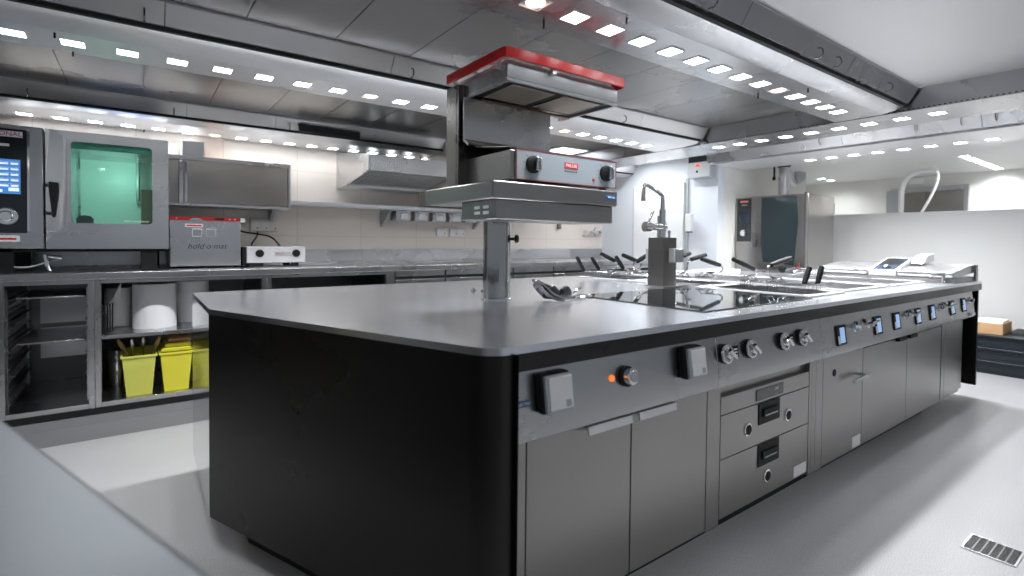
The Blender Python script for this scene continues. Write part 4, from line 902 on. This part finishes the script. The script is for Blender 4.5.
# ---- cold room door
t = thing('cold_room_door', 'plain white insulated cold room door behind the tap', 'door', (5.2, 4.05, 0))
t['kind'] = 'structure'
MB().box(5.150, 5.1985, 3.68, 4.42, .08, 1.875).build('door_leaf', mat('white_door', (.86, .87, .88), .35), t, .004)
MB().box(5.175, 5.1985, 3.635, 3.675, .05, 1.92).build('frame_post', GREY, t, .002); MB().box(5.175, 5.1985, 4.425, 4.462, .05, 1.86).build('frame_post', mat('pale_frame', (.62, .64, .67), .4), t)
h = MB().box(5.09, 5.149, 3.54, 3.61, 1.30, 1.50).build('latch_handle', WHT, t, .006); MB().box(5.10, 5.148, 3.55, 3.60, 1.285, 1.2995).build('latch_base', BLK, h)
b = MB()
for k in range(7): b.box(5.1488, 5.1497, 3.99+k*.03, 4.01+k*.03, 1.79, 1.805)
b.build('door_print', GREY, t)
t = thing('temperature_controller', 'grey control box with a red display high on the white cold room wall', 'control box', (5.1, 3.4, 1.9))
MB().box(5.07, 5.1985, 3.29, 3.575, 1.90, 2.19).build('housing', GREY, t, .005)
MB().box(5.066, 5.0695, 3.33, 3.56, 2.07, 2.14).build('display_strip', BLK, t)
MB().box(5.0655, 5.0695, 3.42, 3.47, 2.02, 2.045).build('red_digits', mat('red_led', (.6, 0, 0), .4, emit=(1, .05, .05), es=2), t)
MB().cyl((5.0695, 3.45, 1.965), (5.062, 3.45, 1.965), .012, n=14).build('key_switch', BLK, t)

# ---- far combi oven
t = thing('combi_oven', 'combi oven with a dark glass door standing at the far end beyond the island', 'oven', (5.85, 2.88, 0))
fx = 5.55; oy0, oy1 = 2.49, 3.262; oz0, oz1 = .86, 1.69
MB().box(fx+.04, 6.19, oy0, oy1, oz0, oz1).build('cabinet', steel('oven_side_steel', (.34, .33, .32), .22, (3, 60, 3), .0, .03), t, .005)
MB().box(fx, fx+.0395, 3.03, oy1, oz0, oz1).build('control_side', STD, t, .004)
d = MB().box(fx-.012, fx+.0395, oy0, 3.026, oz0+.02, oz1-.002).build('door', STD, t, .004)
MB().prism([(2.60, .94), (2.93, .97), (2.955, 1.16), (2.955, 1.67), (2.585, 1.67), (2.565, 1.4)], fx-.016, fx-.0122, 'x').build('glass_pane', mat('dark_oven_glass', (.03, .045, .05), .06), d)
MB().box(fx-.030, fx-.013, oy0-.006, oy0+.010, oz0+.02, oz1+.01).build('hinge_post', STDK, d)
h = MB().prism([(3.01, 1.29), (3.05, 1.29), (3.03, 1.13), (3.0, 1.13)], fx-.05, fx-.03, 'x').build('handle', STDK, d, .004); MB().box(fx-.0295, fx-.0123, 3.0, 3.02, 1.2, 1.25).build('handle_post', STDK, h)
pn = MB().box(fx-.006, fx-.0003, 3.078, 3.243, 1.19, 1.675).build('control_panel', GLS, t, .002)
MB().box(fx-.0075, fx-.0063, 3.11, 3.205, 1.625, 1.65).build('brand_plate', REDL, pn); text('brand_lettering', 'RATIONAL', .02, TXW, pn, (fx-.0082, 3.157, 1.6375), (0, -1, 0))
text('model_lettering', 'SelfCooking', .014, TXW, pn, (fx-.0068, 3.157, 1.60), (0, -1, 0))
MB().box(fx-.0075, fx-.0063, 3.10, 3.22, 1.38, 1.53).build('screen', mat('dim_screen', (.02, .03, .05), .1), pn)
MB().lathe((fx-.0063, 3.165, 1.285), [(.035, 0), (.035, .004), (.024, .006), (.024, .02), (0, .021)], 24, ax=(-1, 0, 0)).build('dial', CHR, pn)
MB().box(5.60, 6.15, 2.50, 3.25, .72, .8595).box(5.60, 5.64, 2.5, 2.54, .001, .72).box(5.60, 5.64, 3.21, 3.25, .001, .72).box(6.11, 6.15, 2.5, 2.54, .001, .72).box(6.11, 6.15, 3.21, 3.25, .001, .72).build('stand', STD, t, .002)
MB().box(6.191, 6.23, 2.50, 2.54, 1.50, 1.62).build('rear_bracket', STD, t)
t = thing('exhaust_pipe', 'steel exhaust pipe rising from the far oven to the ceiling', 'pipe', (6.0, 2.95, 1.69))
MB().cyl((6.0, 2.95, 1.6905), (6.0, 2.95, 2.06), .055, n=28).build('pipe', ST, t); MB().lathe((6.0, 2.95, 2.04), [(.056, 0), (.075, .02), (.075, .045), (.056, .05)]).build('collar', BLK, t)
MB().box(5.93, 5.945, 3.02, 3.035, 1.93, 2.10).box(5.92, 5.95, 3.015, 3.04, 1.90, 1.935).build('chain', BLK, t)
t = thing('wall_vent', 'round white wall fitting with a dark oval centre above the far oven', 'vent', (6.95, 3.26, 2.1))
MB().lathe((6.90, 3.269, 2.07), [(.16, 0), (.16, .01), (.13, .03), (.125, .02)], 32, ax=(0, -1, 0)).build('ring', WHT, t)
MB().lathe((6.98, 3.239, 2.07), [(.10, 0), (.11, .02), (.08, .05), (0, .055)], 28, ax=(0, -1, 0)).build('cap', GREY, t)

# ---- things beyond the half wall
t = thing('steel_service_door', 'pair of steel doors in the far wall of the dishwashing room', 'double door', (8.59, 2.3, 0)); t['kind'] = 'structure'
MB().box(8.56, 8.598, 2.33, 2.68, .0, 1.88).build('door_leaf', dg, t); MB().box(8.56, 8.598, 1.93, 2.32, .0, 1.88).build('door_leaf', dg, t)
MB().box(8.54, 8.599, 1.88, 1.925, 0, 1.95).box(8.54, 8.599, 1.925, 2.72, 1.885, 1.95).box(8.54, 8.599, 2.685, 2.73, 0, 1.885).build('frame', ST, t)
tag(MB().box(8.57, 8.599, 2.36, 2.50, 1.99, 2.08).build('wall_sign', WHT), 'small square white sign on the wall above the steel doors', 'sign')
t = thing('spray_hose', 'white coiled pre-rinse spray hose arching above the half wall', 'spray hose', (7.2, 2.18, 0))
arc = [(7.2, 2.187, 0.9), (7.2, 2.187, 1.5), (7.2, 2.187, 1.80), (7.2, 2.165, 1.90), (7.2, 2.10, 1.975), (7.2, 2.00, 2.015), (7.2, 1.90, 2.01), (7.2, 1.855, 1.99)]
MB().tube(arc, .028, 14, sm=2).build('hose', WHT, t)
b = MB()
for k in range(26): b.tube([(7.2+.031*math.cos(a), 2.187+.031*math.sin(a), 1.40+k*.016) for a in [2*math.pi*q/14 for q in range(14)]], .0045, 6, closed=True)
b.build('coil_spring', CHR, t)
MB().tube([(7.2, 1.852, 1.985), (7.2, 1.845, 1.90), (7.2, 1.90, 1.72), (7.2, 1.99, 1.54), (7.2, 2.05, 1.35), (7.2, 2.16, 1.2)], .014, 10, sm=2).build('return_hose', WHT, t)
MB().box(7.19, 7.24, 2.20, 2.33, 1.50, 1.80).build('wall_mount', GREY, t, .01)
MB().cyl((7.2, 2.187, 0), (7.2, 2.187, .9), .03).build('standpipe', CHR, t)

# ---- crates and box by the half wall
def crate(z, label):
    t = thing('plastic_crate', label, 'crate', (6.5, 1.1, z), 'black ribbed crates stacked against the half wall'); h_ = .118
    MB().box(6.28, 6.82, .40, 1.40, z+.012, z+h_-.02).build('crate_body', mat('blue_black_plastic', (.018, .024, .032), .35) if 'blue_black_plastic' not in bpy.data.materials else bpy.data.materials['blue_black_plastic'], t)
    MB().box(6.262, 6.838, .38, 1.418, z+h_-.0195, z+h_).build('crate_rim', bpy.data.materials['blue_black_plastic'], t, .004)
    MB().box(6.27, 6.83, .39, 1.41, z, z+.0118).build('crate_foot', bpy.data.materials['blue_black_plastic'], t)
for k, s_ in enumerate(('bottom', 'middle', 'top')): crate(.0006+k*.1185, f'shallow black plastic crate against the half wall, {s_} of its stack of three')
t = thing('cardboard_box', 'open low cardboard box with white paper on top of the black crates', 'box', (6.5, 1.3, .357))
b = MB(); b.box(6.35, 6.70, 1.13, 1.36, .3565, .362).box(6.35, 6.36, 1.13, 1.36, .362, .455).box(6.69, 6.70, 1.13, 1.36, .362, .455).box(6.36, 6.69, 1.13, 1.14, .362, .455).box(6.36, 6.69, 1.35, 1.36, .362, .455); b.build('carton', CARD, t)
MB().prism([(6.37, .44), (6.68, .45), (6.66, .475), (6.45, .47)], 1.145, 1.345, 'y').build('paper_sheets', PAP, t)
tag(MB().prism([(6.45, .3566), (6.75, .3566), (6.76, .372), (6.74, .385), (6.47, .375)], .98, 1.10, 'y').build('plastic_tray', BLK, None, .004), 'thin black plastic tray on the crates beside the cardboard box', 'tray')

# ---- floor drain
t = thing('floor_drain', 'square steel slotted drain grate in the floor at the bottom right', 'drain', (2.65, .48, 0))
MB().box(2.575, 2.722, .405, .556, .0003, .0012).build('drain_pit', RUB, t)
b = MB(); b.box(2.572, 2.725, .402, .409, .0013, .004).box(2.572, 2.725, .552, .559, .0013, .004).box(2.572, 2.579, .409, .552, .0013, .004).box(2.718, 2.725, .409, .552, .0013, .004)
b.build('grate_frame', ST, t)
b = MB()
for k in range(1, 6): y = .409+.143*k/6; b.box(2.579, 2.718, y-.0025, y+.0025, .0013, .0036)
for k in range(1, 12): x = 2.579+.139*k/12; b.box(x-.0014, x+.0014, .409, .552, .0013, .0030)
b.build('grate_bars', STDK, t)

# ---- foreground counter, very close to the camera
t = thing('foreground_worktop', 'blurred steel worktop corner right in front of the camera', 'worktop', (-.5, .3, .9))
dd_ = Vector((.18, -.5)).normalized(); a0 = Vector((-.124, .95))+dd_*(-2.2); a1 = Vector((-.124, .95))+dd_*1.9
nn = Vector((-dd_.y, dd_.x))*-1
if nn.x > 0: nn = -nn
q = [tuple(a0), tuple(a1), tuple(a1+nn*.75), tuple(a0+nn*.75)]
MB().prism(q, .86, .90).build('top_plate', steel('scuffed_steel_top', (.25, .265, .285), .38, (5, 60, 5)), t, .008)
q2 = [tuple(a0+nn*.03), tuple(a1+nn*.03), tuple(a1+nn*.72), tuple(a0+nn*.72)]
MB().prism(q2, .0006, .859).build('base_body', STD, t)

# ---- steam rising from the basket cooker
vm = bpy.data.materials.new('steam'); vm.use_nodes = True; n = vm.node_tree.nodes; l = vm.node_tree.links; n.clear()
o = n.new('ShaderNodeOutputMaterial'); v = n.new('ShaderNodeVolumeScatter'); v.inputs['Color'].default_value = (.95, .97, 1, 1); v.inputs['Anisotropy'].default_value = .2
tc = n.new('ShaderNodeTexCoord'); no = n.new('ShaderNodeTexNoise'); no.inputs['Scale'].default_value = 9; no.inputs['Detail'].default_value = 4; no.inputs['Distortion'].default_value = 1.2
mp = n.new('ShaderNodeMapRange'); mp.inputs[1].default_value = .52; mp.inputs[2].default_value = .75; mp.inputs[3].default_value = 0; mp.inputs[4].default_value = 1.1
l.new(tc.outputs['Object'], no.inputs[0]); l.new(no.outputs[0], mp.inputs[0]); l.new(mp.outputs[0], v.inputs['Density']); l.new(v.outputs[0], o.inputs['Volume'])
st = MB().lathe((3.15, 1.98, 1.55), [(.02, 0), (.07, .12), (.12, .30), (.19, .45), (.20, .54), (.05, .585)], 20).build('steam', vm)
st['kind'] = 'stuff'; tag(st, 'faint white wisp of steam rising to the ceiling above the wire baskets', 'steam')
